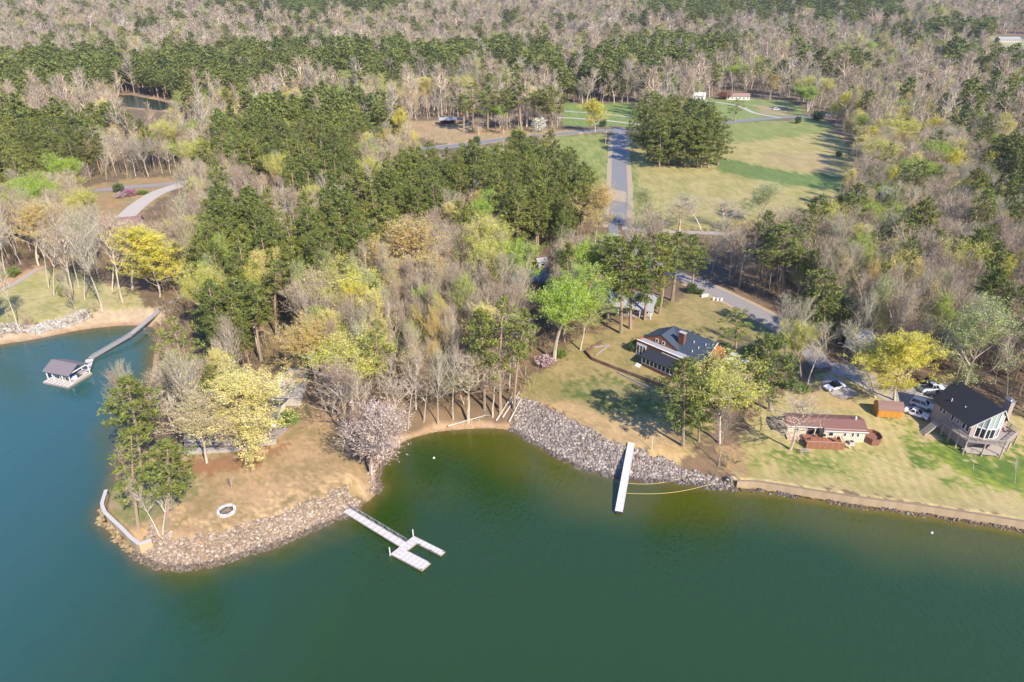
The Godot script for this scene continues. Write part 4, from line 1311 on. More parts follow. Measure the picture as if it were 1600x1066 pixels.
# where the photograph looks past the woods onto open ground, road or roofs
const CLEAR := [[760, 226, 800, 215, 850, 205, 870, 212, 905, 232, 945, 255, 958, 198, 880, 200, 760, 216], [945, 196, 995, 196, 990, 360, 950, 360, 952, 262], [990, 262, 1130, 270, 1130, 205, 1150, 195, 1285, 183, 1320, 215, 1335, 265, 1318, 295, 1250, 312, 1130, 322, 1000, 300],
	[990, 354, 1165, 363, 1165, 373, 990, 366], [878, 160, 990, 160, 1000, 198, 878, 200], [1065, 165, 1110, 150, 1180, 143, 1245, 160, 1270, 182, 1150, 196, 1070, 202], [645, 188, 720, 186, 740, 203, 880, 201, 740, 228, 650, 215], [180, 152, 230, 154, 290, 165, 325, 165, 280, 174, 190, 168],
	[150, 294, 285, 276, 292, 290, 240, 312, 215, 332, 185, 374, 160, 372, 190, 330, 155, 312], [408, 330, 500, 303, 512, 312, 415, 344], [150, 345, 218, 340, 218, 376, 150, 380], [1078, 430, 1105, 438, 1245, 510, 1250, 530, 1160, 503, 1072, 458], [1020, 480, 1090, 455, 1160, 495, 1215, 525, 1100, 520],
	[940, 455, 1000, 450, 1045, 462, 1045, 482, 945, 490], [822, 418, 862, 398, 864, 428, 830, 442], [1470, 585, 1510, 578, 1600, 640, 1600, 690, 1480, 690], [1330, 570, 1400, 600, 1470, 590, 1470, 650, 1330, 640], [120, 575, 200, 520, 245, 485, 300, 443, 318, 452, 262, 505, 215, 545, 140, 590], [400, 572, 482, 568, 482, 640, 400, 640], [228, 440, 312, 434, 322, 472, 262, 530, 225, 520],
	[680, 176, 722, 176, 722, 197, 680, 197], [1120, 146, 1180, 146, 1180, 162, 1120, 162], [920, 375, 945, 375, 930, 405, 915, 400], [1545, 50, 1660, 44, 1660, 76, 1555, 74]]
func outline(a: Array) -> PackedVector2Array:
	var p := PackedVector2Array()
	for i in range(0, a.size(), 2): p.append(Vector2(a[i], a[i + 1]))
	return p
const NTH := ["nearest", "second nearest", "third nearest", "fourth nearest", "fifth nearest", "sixth nearest", "seventh nearest", "eighth nearest", "ninth nearest", "tenth nearest", "eleventh nearest", "twelfth nearest", "thirteenth nearest", "fourteenth nearest", "fifteenth nearest", "sixteenth nearest", "seventeenth nearest", "eighteenth nearest", "nineteenth nearest", "twentieth nearest"]
const LOOKS := {"pine": ["full crowned", "high crowned dark", "broad olive", "slender", "dense low branched", "open airy"], "bare": ["greyish", "tan twigged", "wide spreading", "pale slender", "reddish twigged", "greenish grey"], "budding": ["bright yellow", "orange tan", "yellow green", "pale yellow", "thinly tan"], "leafing": ["bright green", "fresh green", "pale green"]}
const NOUN := {"pine": "pine", "bare": "bare tree", "budding": "budding tree", "leafing": "leafing tree"}
func woods() -> void:
	var stands := []
	for k in WOODS: stands.append([outline(k[1]), k[2]])
	var gaps := []
	for k in CLEAR:
		var o := outline(k)
		var r := Rect2(o[0], Vector2.ZERO)
		for v in o: r = r.expand(v)
		gaps.append([o, r])
	var wall := []
	var brush := [[], [], []]
	rng.seed = 4711
	var z := -84.0
	while z > -1720.0:
		var step := 4.0 if z > -165.0 else 4.6 if z > -270.0 else (5.6 if z > -480.0 else (7.4 if z > -900.0 else 9.5))
		var w := 0.86 * absf(z) + 60.0
		var x := -w
		while x < w:
			var p := Vector2(x + rng.randf_range(-0.45, 0.45) * step, z + rng.randf_range(-0.45, 0.45) * step)
			x += step
			var pick := rng.randf()
			var vary := rng.randf()
			var third := rng.randf()
			var d := sd(p.x, p.y)
			if d < 1.8: continue
			var h := ground(p.x, p.y)
			var b := Vector3(p.x, h, p.y)
			var q := to_px(b + Vector3(0, 13.5, 0))
			if q.x < -130.0 or q.x > 1730.0 or q.y < -60.0: continue
			if z > -800.0:
				var open := false
				for k in zones:
					if k.rough >= 0.0 and in_zone(k, p): open = true
				if open: continue
				if not road_clear(p, 4.0):
					continue
			if z > -330.0:
				for j in (3 if d < 30.0 else 2):
					var o := Vector3(fposmod(vary * 37.0 + j * 0.37, 1.0) * 5.0 - 2.5, -0.1, fposmod(third * 41.0 + j * 0.61, 1.0) * 5.0 - 2.5)
					if sd(b.x + o.x, b.z + o.z) > 0.8: brush[j].append(Transform3D(Basis(Vector3.UP, vary * TAU + j) * Basis.from_scale(Vector3.ONE * (0.7 + fposmod(pick * 9.0 + j * 0.3, 1.0) * 1.1)), Vector3(b.x + o.x, ground(b.x + o.x, b.z + o.z) - 0.1, b.z + o.z)))
			var hides := false
			for up in [6.0, 11.0, 16.0, 21.0]:
				var e := to_px(b + Vector3(0, up, 0))
				for k in gaps:
					if k[1].has_point(Vector2(e.x, e.y)) and Geometry2D.is_point_in_polygon(Vector2(e.x, e.y), k[0]): hides = true
			if hides: continue
			var share: Array = [0.05, 0.8, 0.1, 0.05]
			for k in stands:
				var whole: Array = k[1]
				var hi_px := to_px(b + Vector3(0, 17.5, 0))
				var lo_px := to_px(b + Vector3(0, 8.5, 0))
				if Geometry2D.is_point_in_polygon(Vector2(q.x, q.y), k[0]) and (whole[0] < 0.5 or b.z > -300.0 or Geometry2D.is_point_in_polygon(Vector2(hi_px.x, hi_px.y), k[0]) and Geometry2D.is_point_in_polygon(Vector2(lo_px.x, lo_px.y), k[0])):
					share = k[1]
					break
			var kind := "pine"
			if pick > share[0]: kind = "bare"
			if pick > share[0] + share[1]: kind = "budding"
			if pick > share[0] + share[1] + share[2]: kind = "leafing"
			if kind == "bare" and share[0] > 0.5: b.y -= 1.0
			var many: int = mini(models[kind].size(), 6)
			var n := int(third * many) % many
			var m: Dictionary = models[kind][n]
			var tall := (15.0 + 10.5 * vary) if kind == "pine" else ((13.5 + 7.5 * vary) if z > -215.0 else (10.5 + 9.5 * vary))
			var wide: float = step / 4.7 * (0.78 + 0.3 * fposmod(vary * 7.0, 1.0)) * tall / m.h
			if kind != "pine": wide *= 0.95
			wall.append([tall / q.z, kind, n, b, wide, tall / m.h, vary * TAU * 3.0, q, vary])
		z -= step
	wall.sort_custom(func(a, b): return a[0] > b[0])
	var singles := []
	var mass := {}
	for k in wall:
		var kind: String = k[1]
		var q: Vector3 = k[7]
		if used.get(kind, 0) < 296 and q.x > 4 and q.x < 1596 and q.y > 2:
			used[kind] = used.get(kind, 0) + 1
			singles.append(k)
		else:
			var far: String = ("far_" + kind) if q.z > 330.0 else kind
			var n: int = k[2] % models[far].size()
			var key: String = "%s %s %d" % [kind, far, n]
			if not mass.has(key): mass[key] = [[], [], kind, far, n]
			var m: Dictionary = models[far][n]
			mass[key][0].append(Transform3D(Basis(Vector3.UP, k[6]) * Basis.from_scale(Vector3(k[4], k[5], k[4]) * (1.0 if far == kind else 17.5 / m.h if kind != "pine" else 1.0)), k[3] - Vector3(0, 0.2, 0)))
			var t: float = 0.8 + 0.4 * fposmod(k[8] * 13.0, 1.0)
			var warm: float = 0.94 + 0.12 * fposmod(k[8] * 29.0, 1.0)
			mass[key][1].append(Color(t * warm, t, t / warm))
	# name every single tree by the landmark it stands nearest to
	var by := {}
	for k in singles:
		var best := 1e9
		var mark := []
		for l in landmarks:
			var dist: float = k[3].distance_to(l[1]) / (0.5 + 0.004 * absf(k[3].z))
			if dist < best:
				best = dist; mark = l
		var v: Vector3 = k[3] - mark[1]
		var side := ("left of" if v.x < 0.0 else "right of") if absf(v.x) > absf(v.z) else ("behind" if v.z < 0.0 else "in front of")
		var key := "%s %d|%s the %s" % [k[1], k[2], side, mark[0]]
		if not by.has(key): by[key] = []
		by[key].append([v.length(), k])
	for key in by:
		var row: Array = by[key]
		row.sort_custom(func(a, b): return a[0] < b[0])
		for i in row.size():
			var k: Array = row[i][1]
			var look: String = LOOKS[k[1]][k[2]] + " " + NOUN[k[1]]
			var place: String = key.split("|")[1]
			var which: String = NTH[i] if i < NTH.size() else "about %d metres away, nearest" % int(row[i][0])
			var label := "%s %s, %s such tree there" % [look, place, which]
			if row.size() == 1: label = "%s %s, the only such tree there" % [look, place]
			if i >= NTH.size(): label = "%s %s, %d metres away from it" % [look, place, int(row[i][0])]
			plant(k[1], k[2], k[3], k[4], k[5], k[6], label, 0.0, "%ss in the woods" % NOUN[k[1]])
	var holders := {}
	for key in mass:
		var a: Array = mass[key]
		if not holders.has(a[2]):
			var o := thing({"pine": "pine_forest", "bare": "bare_forest", "budding": "budding_forest", "leafing": "leafing_forest"}[a[2]], {"pine": "distant dark green pine forest in belts behind fields and road", "bare": "distant bare grey brown forest covering the far country", "budding": "distant yellow and tan budding trees scattered through bare forest", "leafing": "distant pale green leafing trees scattered along the forest edges"}[a[2]], "forest")
			o.set_meta("kind", "stuff")
			holders[a[2]] = o
		copies("trees", models[a[3]][a[4]].both, a[0], a[1], holders[a[2]])
	var u := thing("undergrowth", "thin brown leafless brush and saplings under the near woods", "undergrowth")
	u.set_meta("kind", "stuff")
	for i in 3: copies("brush", models.brush[i].crown, brush[i], [], u)
	var tris := 0
	for k in models:
		for m in models[k]:
			for i in m.both.get_surface_count(): tris += m.both.surface_get_array_len(i) / 3
	print("model tris ", tris)
	print("trees ", wall.size(), " singles ", singles.size(), " used ", used)

func riprap(called: String, label: String, spots: Array, n: int, size: float, tones: Array) -> void:
	# stones scattered over an outline on the ground
	var p := PackedVector2Array(spots)
	var box := Rect2(p[0], Vector2.ZERO)
	for k in p: box = box.expand(k)
	var o := thing(called, label, "riprap")
	o.set_meta("kind", "stuff")
	var where := [[], [], []]
	var tint := [[], [], []]
	var made := 0
	var tries := 0
	while made < n and tries < n * 12:
		tries += 1
		var q := Vector2(rng.randf_range(box.position.x, box.end.x), rng.randf_range(box.position.y, box.end.y))
		var e := q + Vector2(fine.get_noise_2d(q.x * 3, q.y * 3), fine.get_noise_2d(q.y * 3, q.x * 3)) * 1.2
		if not Geometry2D.is_point_in_polygon(e, p): continue
		var r := size * (0.45 + 1.25 * pow(rng.randf(), 2.2))
		var b := Basis(any_dir(), rng.randf() * TAU) * Basis.from_scale(Vector3(r * rng.randf_range(0.8, 1.3), r * rng.randf_range(0.6, 0.9), r))
		var i := made % 3
		where[i].append(Transform3D(b, Vector3(q.x, ground(q.x, q.y) + r * 0.25, q.y)))
		var c: Color = tones[rng.randi() % tones.size()]
		var w := rng.randf_range(0.75, 1.3)
		if sd(q.x, q.y) < 0.7: w *= 0.5
		tint[i].append(Color(c.r * w, c.g * w, c.b * w))
		made += 1
	for i in 3: copies("stones", rocks[i], where[i], tint[i], o)
var rocks := []
func band(x0: float, x1: float, z0: float, z1: float, out: float, inland: float) -> Array:
	# an outline along the waterline between those limits
	var a := []
	var b := []
	for i in range(1, shore.size() - 1):
		var s := shore[i]
		if s.x < x0 or s.x > x1 or s.y < z0 or s.y > z1: continue
		var n := (shore[i + 1] - shore[i - 1]).normalized()
		var r := Vector2(n.y, -n.x)
		a.append(s - r * out); b.append(s + r * inland)
	b.reverse()
	return a + b

func paints() -> void:
	var g1 := noise_tex(3, 0.06, 512, 0.84, 1.0, 4)
	var g2 := noise_tex(4, 0.03, 512, 0.76, 1.0, 6)
	for k in [["white", Color(0.78, 0.77, 0.74)], ["pink_siding", Color(0.4, 0.31, 0.285)], ["black_roof", Color(0.035, 0.036, 0.042)], ["pale_trim", Color(0.5, 0.48, 0.46)], ["steel", Color(0.45, 0.47, 0.5)], ["deck_grey", Color(0.33, 0.28, 0.26)],
		["pale_wood", Color(0.42, 0.36, 0.31)], ["concrete", Color(0.42, 0.38, 0.34)], ["red_wood", Color(0.3, 0.13, 0.075)], ["red_wood_b", Color(0.34, 0.16, 0.1)], ["brick", Color(0.36, 0.135, 0.062)], ["dark_brick", Color(0.2, 0.08, 0.05)],
		["pale_roof", Color(0.34, 0.34, 0.36)], ["blue_roof", Color(0.06, 0.085, 0.12)], ["navy_roof", Color(0.028, 0.032, 0.045)], ["cream", Color(0.68, 0.58, 0.44)], ["red_roof", Color(0.27, 0.13, 0.1)], ["pale_pink", Color(0.55, 0.38, 0.32)],
		["dark", Color(0.025, 0.025, 0.028)], ["pale_red", Color(0.44, 0.24, 0.16)], ["tan_wood", Color(0.56, 0.44, 0.26)], ["tan_wood_b", Color(0.5, 0.38, 0.22)], ["rust_wood", Color(0.24, 0.11, 0.07)], ["orange", Color(0.55, 0.25, 0.03)], ["orange_b", Color(0.5, 0.22, 0.028)],
		["brown_roof", Color(0.28, 0.16, 0.14)], ["dock_a", Color(0.64, 0.6, 0.575)], ["dock_b", Color(0.57, 0.53, 0.505)], ["dock_c", Color(0.53, 0.48, 0.44)], ["dock_d", Color(0.4, 0.37, 0.35)], ["dock_e", Color(0.33, 0.31, 0.3)], ["dock_side", Color(0.3, 0.26, 0.22)], ["rail_dark", Color(0.3, 0.31, 0.34)],
		["metal_roof", Color(0.2, 0.17, 0.18)], ["grey_roof", Color(0.13, 0.13, 0.14)], ["rope", Color(0.5, 0.4, 0.16)], ["wall_a", Color(0.43, 0.32, 0.2)], ["wall_b", Color(0.405, 0.3, 0.185)], ["wall_c", Color(0.45, 0.335, 0.21)], ["wall_cap", Color(0.26, 0.19, 0.14)],
		["white_stone", Color(0.68, 0.66, 0.64)], ["ash", Color(0.05, 0.045, 0.04)], ["stick", Color(0.3, 0.22, 0.16)], ["dark_wood", Color(0.17, 0.1, 0.07)], ["dark_wood_b", Color(0.22, 0.14, 0.1)], ["orange_red", Color(0.65, 0.13, 0.03)], ["red", Color(0.4, 0.02, 0.02)],
		["asphalt", Color(0.235, 0.23, 0.225)], ["old_asphalt", Color(0.31, 0.28, 0.265)], ["drive", Color(0.4, 0.36, 0.32)], ["gravel", Color(0.52, 0.46, 0.39)], ["verge", Color(0.44, 0.34, 0.22)], ["teal_roof", Color(0.12, 0.17, 0.16)], ["brown_wall", Color(0.3, 0.2, 0.15)]]:
		M[k[0]] = grain(mat(k[1], 0.75), g1, 0.9)
	var g3 := noise_tex(6, 0.045, 512, 0.6, 1.0, 6)
	for k in ["asphalt", "old_asphalt", "drive", "gravel", "verge"]: grain(M[k], g2, 0.12)
	for k in ["black_roof", "blue_roof", "red_roof", "brown_roof", "grey_roof", "navy_roof"]: grain(M[k], g3, 0.45, g1, 1.5)
	M.steel.metallic = 0.7; M.steel.roughness = 0.4
	M.glass = mat(Color(0.02, 0.025, 0.03), 0.06)
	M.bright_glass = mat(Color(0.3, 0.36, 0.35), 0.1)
	M.car_glass = mat(Color(0.012, 0.014, 0.018), 0.05)
	M.tyre = mat(Color(0.02, 0.02, 0.02), 0.9)
	M.blue = mat(Color(0.05, 0.14, 0.5), 0.5)
	for k in [["paint_white", Color(0.75, 0.76, 0.78)], ["paint_silver", Color(0.5, 0.56, 0.64)], ["paint_navy", Color(0.015, 0.02, 0.045)], ["paint_black", Color(0.012, 0.012, 0.014)]]:
		M[k[0]] = mat(k[1], 0.3)
		M[k[0]].clearcoat_enabled = true; M[k[0]].clearcoat = 0.6
	for k in ["bark", "needle", "leaf", "stone"]:
		var m := mat(Color.WHITE, 0.85)
		m.vertex_color_use_as_albedo = true
		M[k] = m
		if k == "needle" or k == "leaf":
			m.backlight_enabled = true; m.backlight = Color(0.5, 0.5, 0.42)
			m.cull_mode = BaseMaterial3D.CULL_DISABLED
			m.roughness = 0.6
	M.bark.cull_mode = BaseMaterial3D.CULL_DISABLED
	var earth := grain(mat(Color.WHITE, 0.95), noise_tex(9, 0.04, 1024, 0.5, 1.0, 6), 0.16, noise_tex(10, 0.09, 512, 0.0, 1.0, 4), 6.0)
	earth.vertex_color_use_as_albedo = true
	M.earth = earth
	var water := mat(Color.WHITE, 0.03)
	water.vertex_color_use_as_albedo = true
	water.metallic_specular = 0.5
	water.normal_enabled = true
	var n := FastNoiseLite.new()
	n.seed = 21; n.noise_type = FastNoiseLite.TYPE_SIMPLEX_SMOOTH; n.frequency = 0.02; n.fractal_octaves = 4; n.fractal_gain = 0.55
	n.domain_warp_enabled = true; n.domain_warp_amplitude = 14.0; n.domain_warp_frequency = 0.01
	var t := NoiseTexture2D.new()
	t.width = 1024; t.height = 1024; t.seamless = true; t.noise = n; t.as_normal_map = true; t.bump_strength = 3.0
	water.normal_texture = t; water.normal_scale = 0.7
	water.uv1_triplanar = true; water.uv1_world_triplanar = true; water.uv1_scale = Vector3(0.035, 0.02, 0.02)
	M.water = water

func _ready() -> void:
	var cam := Camera3D.new()
	cam.name = "camera"
	cam.fov = 53.13
	cam.near = 1.0; cam.far = 6000.0
	cam.position = Vector3(0, EYE, 0)
	cam.rotation.x = -TILT
	add_child(cam)
	var env := Environment.new()
	env.background_mode = Environment.BG_SKY
	var sky := ProceduralSkyMaterial.new()
	sky.sky_top_color = Color(0.3, 0.5, 0.82); sky.sky_horizon_color = Color(0.78, 0.84, 0.9); sky.sky_curve = 0.2
	sky.ground_horizon_color = Color(0.6, 0.62, 0.6); sky.ground_bottom_color = Color(0.25, 0.24, 0.2)
	env.sky = Sky.new()
	env.sky.sky_material = sky
	env.background_energy_multiplier = 0.9
	env.tonemap_mode = Environment.TONE_MAPPER_LINEAR
	env.tonemap_exposure = 1.95
	env.sdfgi_enabled = true; env.ssao_enabled = true; env.ssil_enabled = true
	env.fog_enabled = true; env.fog_density = 0.000055; env.fog_light_color = Color(0.86, 0.9, 0.96)
	var we := WorldEnvironment.new()
	we.name = "environment"
	we.environment = env
	add_child(we)
	var sun := DirectionalLight3D.new()
	sun.name = "sun"
	sun.light_energy = 1.5; sun.light_color = Color(1.0, 0.95, 0.87); sun.light_angular_distance = 0.5; sun.shadow_enabled = true
	sun.basis = Basis.looking_at(Vector3(-0.5, -0.72, -0.72).normalized())
	add_child(sun)

	broad.seed = 5; broad.frequency = 0.006; broad.fractal_octaves = 2
	fine.seed = 8; fine.frequency = 0.09; fine.fractal_octaves = 3
	paints()
	survey()
	lay_ground()
	make_models()
	for i in 3: rocks.append(rock_mesh(200 + i, M.stone))
	lake_house(); brick_house(); tan_house(); orange_shed(); cottage()
	plain_house("porch_house", "white house with columned porch behind the bare trunks on the left", 186, 374, 15, 8, 4.2, 2.4, 0.35, M.white, M.brown_roof, true)
	plain_house("shaded_house", "grey roofed house with white porch columns under the tall pines", 968, 488, 17, 8, 3.0, 1.7, -0.35, M.pale_trim, M.pale_roof, true)
	plain_house("teal_roof_house", "low house with teal roof behind the bright green trees", 830, 452, 10, 7, 2.8, 1.6, 0.1, M.brown_wall, M.teal_roof)
	plain_house("small_shed", "tiny pale grey shed beyond the teal roofed house", 848, 418, 2.8, 2.4, 2.2, 0.8, 0.3, M.pale_trim, M.pale_roof, false, "shed")
	plain_house("far_house", "long white house with brown roof at the far meadow edge", 1153, 156, 17, 7, 2.8, 1.6, -0.05, M.white, M.brown_wall)
	plain_house("far_barn", "white far barn roof above the upper meadow fence line", 1091, 158, 8, 6, 4, 2.0, -0.4, M.white, M.white, false, "barn")
	plain_house("far_warehouse", "long pale far building at the top right clearing", 1578, 66, 26, 10, 4, 2.0, 0.0, M.pale_trim, M.pale_roof, false, "building")
	plain_house("camper_house", "white gabled building half hidden behind the big yellow tree", 1352, 548, 5, 4, 3.2, 1.2, 0.5, M.white, M.white, false, "building")
	carport()
	boat_dock(); long_dock(); boathouse(); retaining_wall(); timber_fence(); fire_pit(); fallen_trees()
	vehicles()
	small_things()
	stones()
	for l in [["fire pit", 354, 799], ["peninsula cottage", 370, 680], ["grey parking pad", 440, 605], ["long walkway ramp", 285, 465], ["left beach lawn", 60, 460], ["white porch house", 186, 370], ["driveway bend", 260, 292], ["gravel track", 460, 322], ["cove head beach", 720, 668], ["wide stone bank", 850, 640],
		["timber wall", 920, 555], ["brick house", 1050, 560], ["shaded grey house", 968, 480], ["teal roofed house", 830, 448], ["mobile home", 1300, 680], ["orange shed", 1390, 645], ["black roofed lake house", 1530, 640], ["road junction", 965, 205], ["straight road", 967, 290], ["meadow pine grove", 1060, 250],
		["tan meadow", 1200, 260], ["carport", 700, 192], ["far white house", 1153, 156], ["inlet pond", 235, 160], ["lane lamp post", 1242, 512], ["gravel lane", 1150, 470], ["left roadside", 180, 296], ["white rail drive", 1120, 364]]:
		landmarks.append([l[0], G(l[1], l[2])])
	single_trees()
	woods()

func lay_ground() -> void:
	var T := Color(0.37, 0.265, 0.135)
	zone([150, 800, 180, 740, 230, 700, 300, 690, 400, 690, 440, 660, 470, 600, 500, 600, 520, 650, 560, 720, 590, 740, 600, 770, 540, 815, 420, 865, 280, 900, 190, 880], Color(0.47, 0.31, 0.165), Color(0.3, 0.22, 0.095), 0.8)
	zone([390, 500, 420, 520, 410, 580, 370, 640, 400, 690, 480, 660, 500, 600, 480, 560, 470, 490], Color(0.3, 0.2, 0.1), Color(0.24, 0.19, 0.08), 0.8)
	zone([165, 800, 178, 760, 205, 735, 260, 750, 300, 735, 310, 770, 250, 800, 205, 828], Color(0.32, 0.25, 0.12), Color(0.16, 0.2, 0.035), 1.0)
	zone([262, 800, 290, 795, 300, 815, 380, 800, 430, 775, 500, 745, 535, 738, 545, 750, 500, 770, 430, 800, 350, 822, 270, 820], Color(0.66, 0.45, 0.22), Color(0.46, 0.31, 0.15), 1.8)
	zone([290, 715, 400, 712, 450, 688, 440, 705, 400, 730, 290, 745], Color(0.34, 0.165, 0.075), Color(0.3, 0.17, 0.085), 0.6)
	zone([422, 655, 462, 640, 470, 655, 440, 670], Color(0.1, 0.2, 0.03), Color(0.12, 0.2, 0.03), 0.5)
	# brick house grounds
	zone([800, 625, 830, 590, 880, 560, 900, 530, 960, 510, 1010, 490, 1070, 465, 1090, 448, 1130, 470, 1235, 520, 1240, 560, 1150, 600, 1100, 690, 1060, 735, 985, 702, 900, 660, 850, 632], Color(0.38, 0.285, 0.12), Color(0.25, 0.215, 0.07), 0.8)
	zone([838, 632, 880, 625, 950, 655, 1010, 665, 1060, 660, 1080, 690, 1060, 730, 985, 700, 930, 690, 880, 655], Color(0.52, 0.36, 0.165), Color(0.4, 0.27, 0.12), 1.0)
	zone([880, 590, 960, 590, 1040, 625, 1050, 650, 980, 655, 910, 625], Color(0.31, 0.26, 0.1), Color(0.1, 0.14, 0.025), 1.5)
	# right hand lawns
	zone([1135, 735, 1170, 660, 1195, 625, 1250, 605, 1290, 580, 1330, 570, 1440, 600, 1480, 585, 1560, 640, 1700, 690, 1700, 850, 1600, 815, 1300, 775, 1150, 750], Color(0.48, 0.38, 0.17), Color(0.34, 0.3, 0.095), 0.7, 1.9)
	zone([1195, 705, 1330, 705, 1380, 715, 1300, 740, 1190, 735], Color(0.34, 0.33, 0.1), Color(0.13, 0.19, 0.03), 2.0)
	zone([1400, 668, 1450, 660, 1520, 705, 1600, 700, 1700, 720, 1700, 800, 1600, 785, 1500, 755, 1440, 715], Color(0.26, 0.3, 0.035), Color(0.09, 0.16, 0.02), 2.0)
	zone([1420, 655, 1470, 655, 1460, 690, 1430, 690], Color(0.46, 0.34, 0.18), Color(0.34, 0.28, 0.1), 1.0)
	zone([1145, 735, 1200, 745, 1400, 772, 1600, 797, 1700, 810, 1700, 845, 1400, 785, 1150, 750], Color(0.46, 0.37, 0.17), Color(0.36, 0.29, 0.12), 0.6)
	zone([1120, 700, 1165, 690, 1165, 740, 1130, 750], Color(0.42, 0.27, 0.13), Color(0.3, 0.22, 0.1), 1.0)
	zone([1230, 620, 1270, 600, 1330, 612, 1345, 640, 1300, 640, 1240, 635], Color(0.47, 0.34, 0.15), Color(0.4, 0.3, 0.13), 0.5)
	# left lawn and beach
	zone([-200, 520, -200, 470, 0, 455, 60, 420, 110, 420, 160, 440, 215, 455, 235, 485, 150, 490, 80, 512, 0, 512], Color(0.46, 0.385, 0.18), Color(0.31, 0.295, 0.095), 1.0)
	zone([-200, 560, -200, 525, 0, 524, 80, 518, 130, 500, 160, 484, 250, 478, 262, 500, 235, 515, 130, 520, 0, 545], Color(0.52, 0.41, 0.28), Color(0.42, 0.31, 0.19), 0.4)
	zone([0, 440, 60, 415, 75, 418, 20, 442, -60, 470, -60, 455], Color(0.5, 0.3, 0.17), Color(0.4, 0.24, 0.13), 0.4)
	# meadows
	zone([740, 232, 860, 214, 945, 208, 958, 260, 950, 340, 925, 345, 940, 300, 900, 260, 860, 245, 760, 250], Color(0.31, 0.31, 0.085), Color(0.17, 0.225, 0.04), 1.5)
	zone([625, 190, 720, 188, 760, 202, 880, 203, 950, 201, 880, 212, 760, 224, 700, 226, 640, 212], Color(0.46, 0.3, 0.17), Color(0.34, 0.26, 0.11), 1.0)
	zone([980, 215, 1100, 205, 1290, 185, 1330, 230, 1345, 270, 1330, 305, 1270, 330, 1200, 350, 1000, 368, 978, 368], Color(0.44, 0.36, 0.14), Color(0.31, 0.28, 0.08), 2.0)
	zone([1120, 195, 1280, 185, 1300, 205, 1150, 225, 1125, 215], Color(0.28, 0.29, 0.08), Color(0.19, 0.24, 0.05), 2.0)
	zone([1180, 238, 1300, 240, 1310, 270, 1200, 258], Color(0.44, 0.32, 0.15), Color(0.34, 0.28, 0.11), 2.0)
	zone([1110, 245, 1170, 255, 1250, 272, 1335, 275, 1320, 300, 1230, 290, 1120, 268], Color(0.12, 0.19, 0.04), Color(0.16, 0.22, 0.05), 1.5)
	zone([978, 240, 992, 240, 1005, 365, 980, 368], Color(0.3, 0.28, 0.08), Color(0.12, 0.2, 0.03), 1.0)
	zone([875, 162, 985, 162, 1010, 178, 1010, 198, 880, 196], Color(0.2, 0.27, 0.06), Color(0.15, 0.22, 0.045), 1.0)
	zone([1060, 168, 1110, 152, 1240, 158, 1262, 178, 1150, 192, 1080, 200], Color(0.24, 0.28, 0.08), Color(0.17, 0.23, 0.05), 1.5)
	zone([1180, 165, 1235, 166, 1240, 180, 1190, 178], Color(0.38, 0.28, 0.16), Color(0.28, 0.25, 0.1), 1.0)
	zone([130, 292, 200, 280, 285, 275, 280, 290, 240, 320, 200, 350, 150, 340, 140, 310], Color(0.4, 0.24, 0.11), Color(0.28, 0.24, 0.1), 1.0)
	zone([1545, 58, 1660, 50, 1660, 76, 1560, 74], Color(0.4, 0.36, 0.2), Color(0.3, 0.3, 0.14), 1.0)
	zone([180, 147, 215, 147, 255, 155, 318, 163, 318, 170, 250, 176, 180, 168], Color(0.46, 0.28, 0.15), Color(0.3, 0.2, 0.1), 0.5)
	var xs := lines(0, 104, 0.55, 1650, 1.022)
	var all := PackedFloat32Array()
	for i in range(xs.size() - 1, 0, -1): all.append(-xs[i])
	all.append_array(xs)
	sheet(all, lines(-52, -205, 0.55, -1900, 1.024), ground, ground_color, "ground", M.earth)
	xs = lines(0, 170, 2.0, 2500, 1.25)
	all = PackedFloat32Array()
	for i in range(xs.size() - 1, 0, -1): all.append(-xs[i])
	all.append_array(xs)
	var zs := lines(-40, -320, 2.0, -330, 1.1)
	var front := PackedFloat32Array([600.0, 200.0, 60.0, 20.0, 0.0, -20.0, -30.0])
	front.append_array(zs)
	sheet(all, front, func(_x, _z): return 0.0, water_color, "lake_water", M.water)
	strip("road_verge", smooth(flat([968, 212, 967, 230, 968, 300, 966, 356])), 5.6, 0.05, M.verge)
	strip("road_verge", smooth(flat([680, 231, 740, 224, 800, 216, 860, 211, 925, 205])), 4.8, 0.035, M.verge)
	strip("road_verge", smooth(flat([1080, 440, 1130, 462, 1180, 487, 1245, 523])), 4.0, 0.04, M.verge)
	strip("road", smooth(flat([968, 200, 967, 230, 968, 300, 966, 362, 985, 392, 1030, 418])), 3.4, 0.1, M.asphalt)
	strip("gravel_lane", smooth(flat([1025, 415, 1080, 440, 1130, 462, 1180, 487, 1245, 523, 1275, 560, 1290, 575])), 2.6, 0.09, M.old_asphalt)
	strip("cross_road", smooth(flat([600, 236, 680, 231, 740, 224, 800, 216, 860, 211, 945, 204, 1010, 203, 1080, 198, 1150, 190, 1220, 184, 1290, 180, 1330, 172])), 3.5, 0.07, M.asphalt)
	strip("drive", smooth(flat([972, 357, 1010, 360, 1060, 363, 1120, 365, 1170, 370])), 1.7, 0.08, M.drive)
	strip("side_drive", smooth(flat([964, 366, 945, 380, 930, 398, 905, 420, 870, 432])), 2.0, 0.06, M.drive)
	strip("meadow_drive", smooth(flat([870, 184, 930, 187, 985, 193, 1010, 196])), 1.6, 0.08, M.gravel)
	strip("meadow_path", smooth(flat([880, 174, 930, 177, 1000, 185])), 1.4, 0.08, M.gravel)
	strip("far_drive", smooth(flat([1100, 157, 1150, 165, 1180, 177, 1220, 184])), 1.6, 0.09, M.gravel)
	strip("left_road", smooth(flat([60, 304, 150, 298, 200, 293, 280, 286, 330, 276])), 2.8, 0.08, M.old_asphalt)
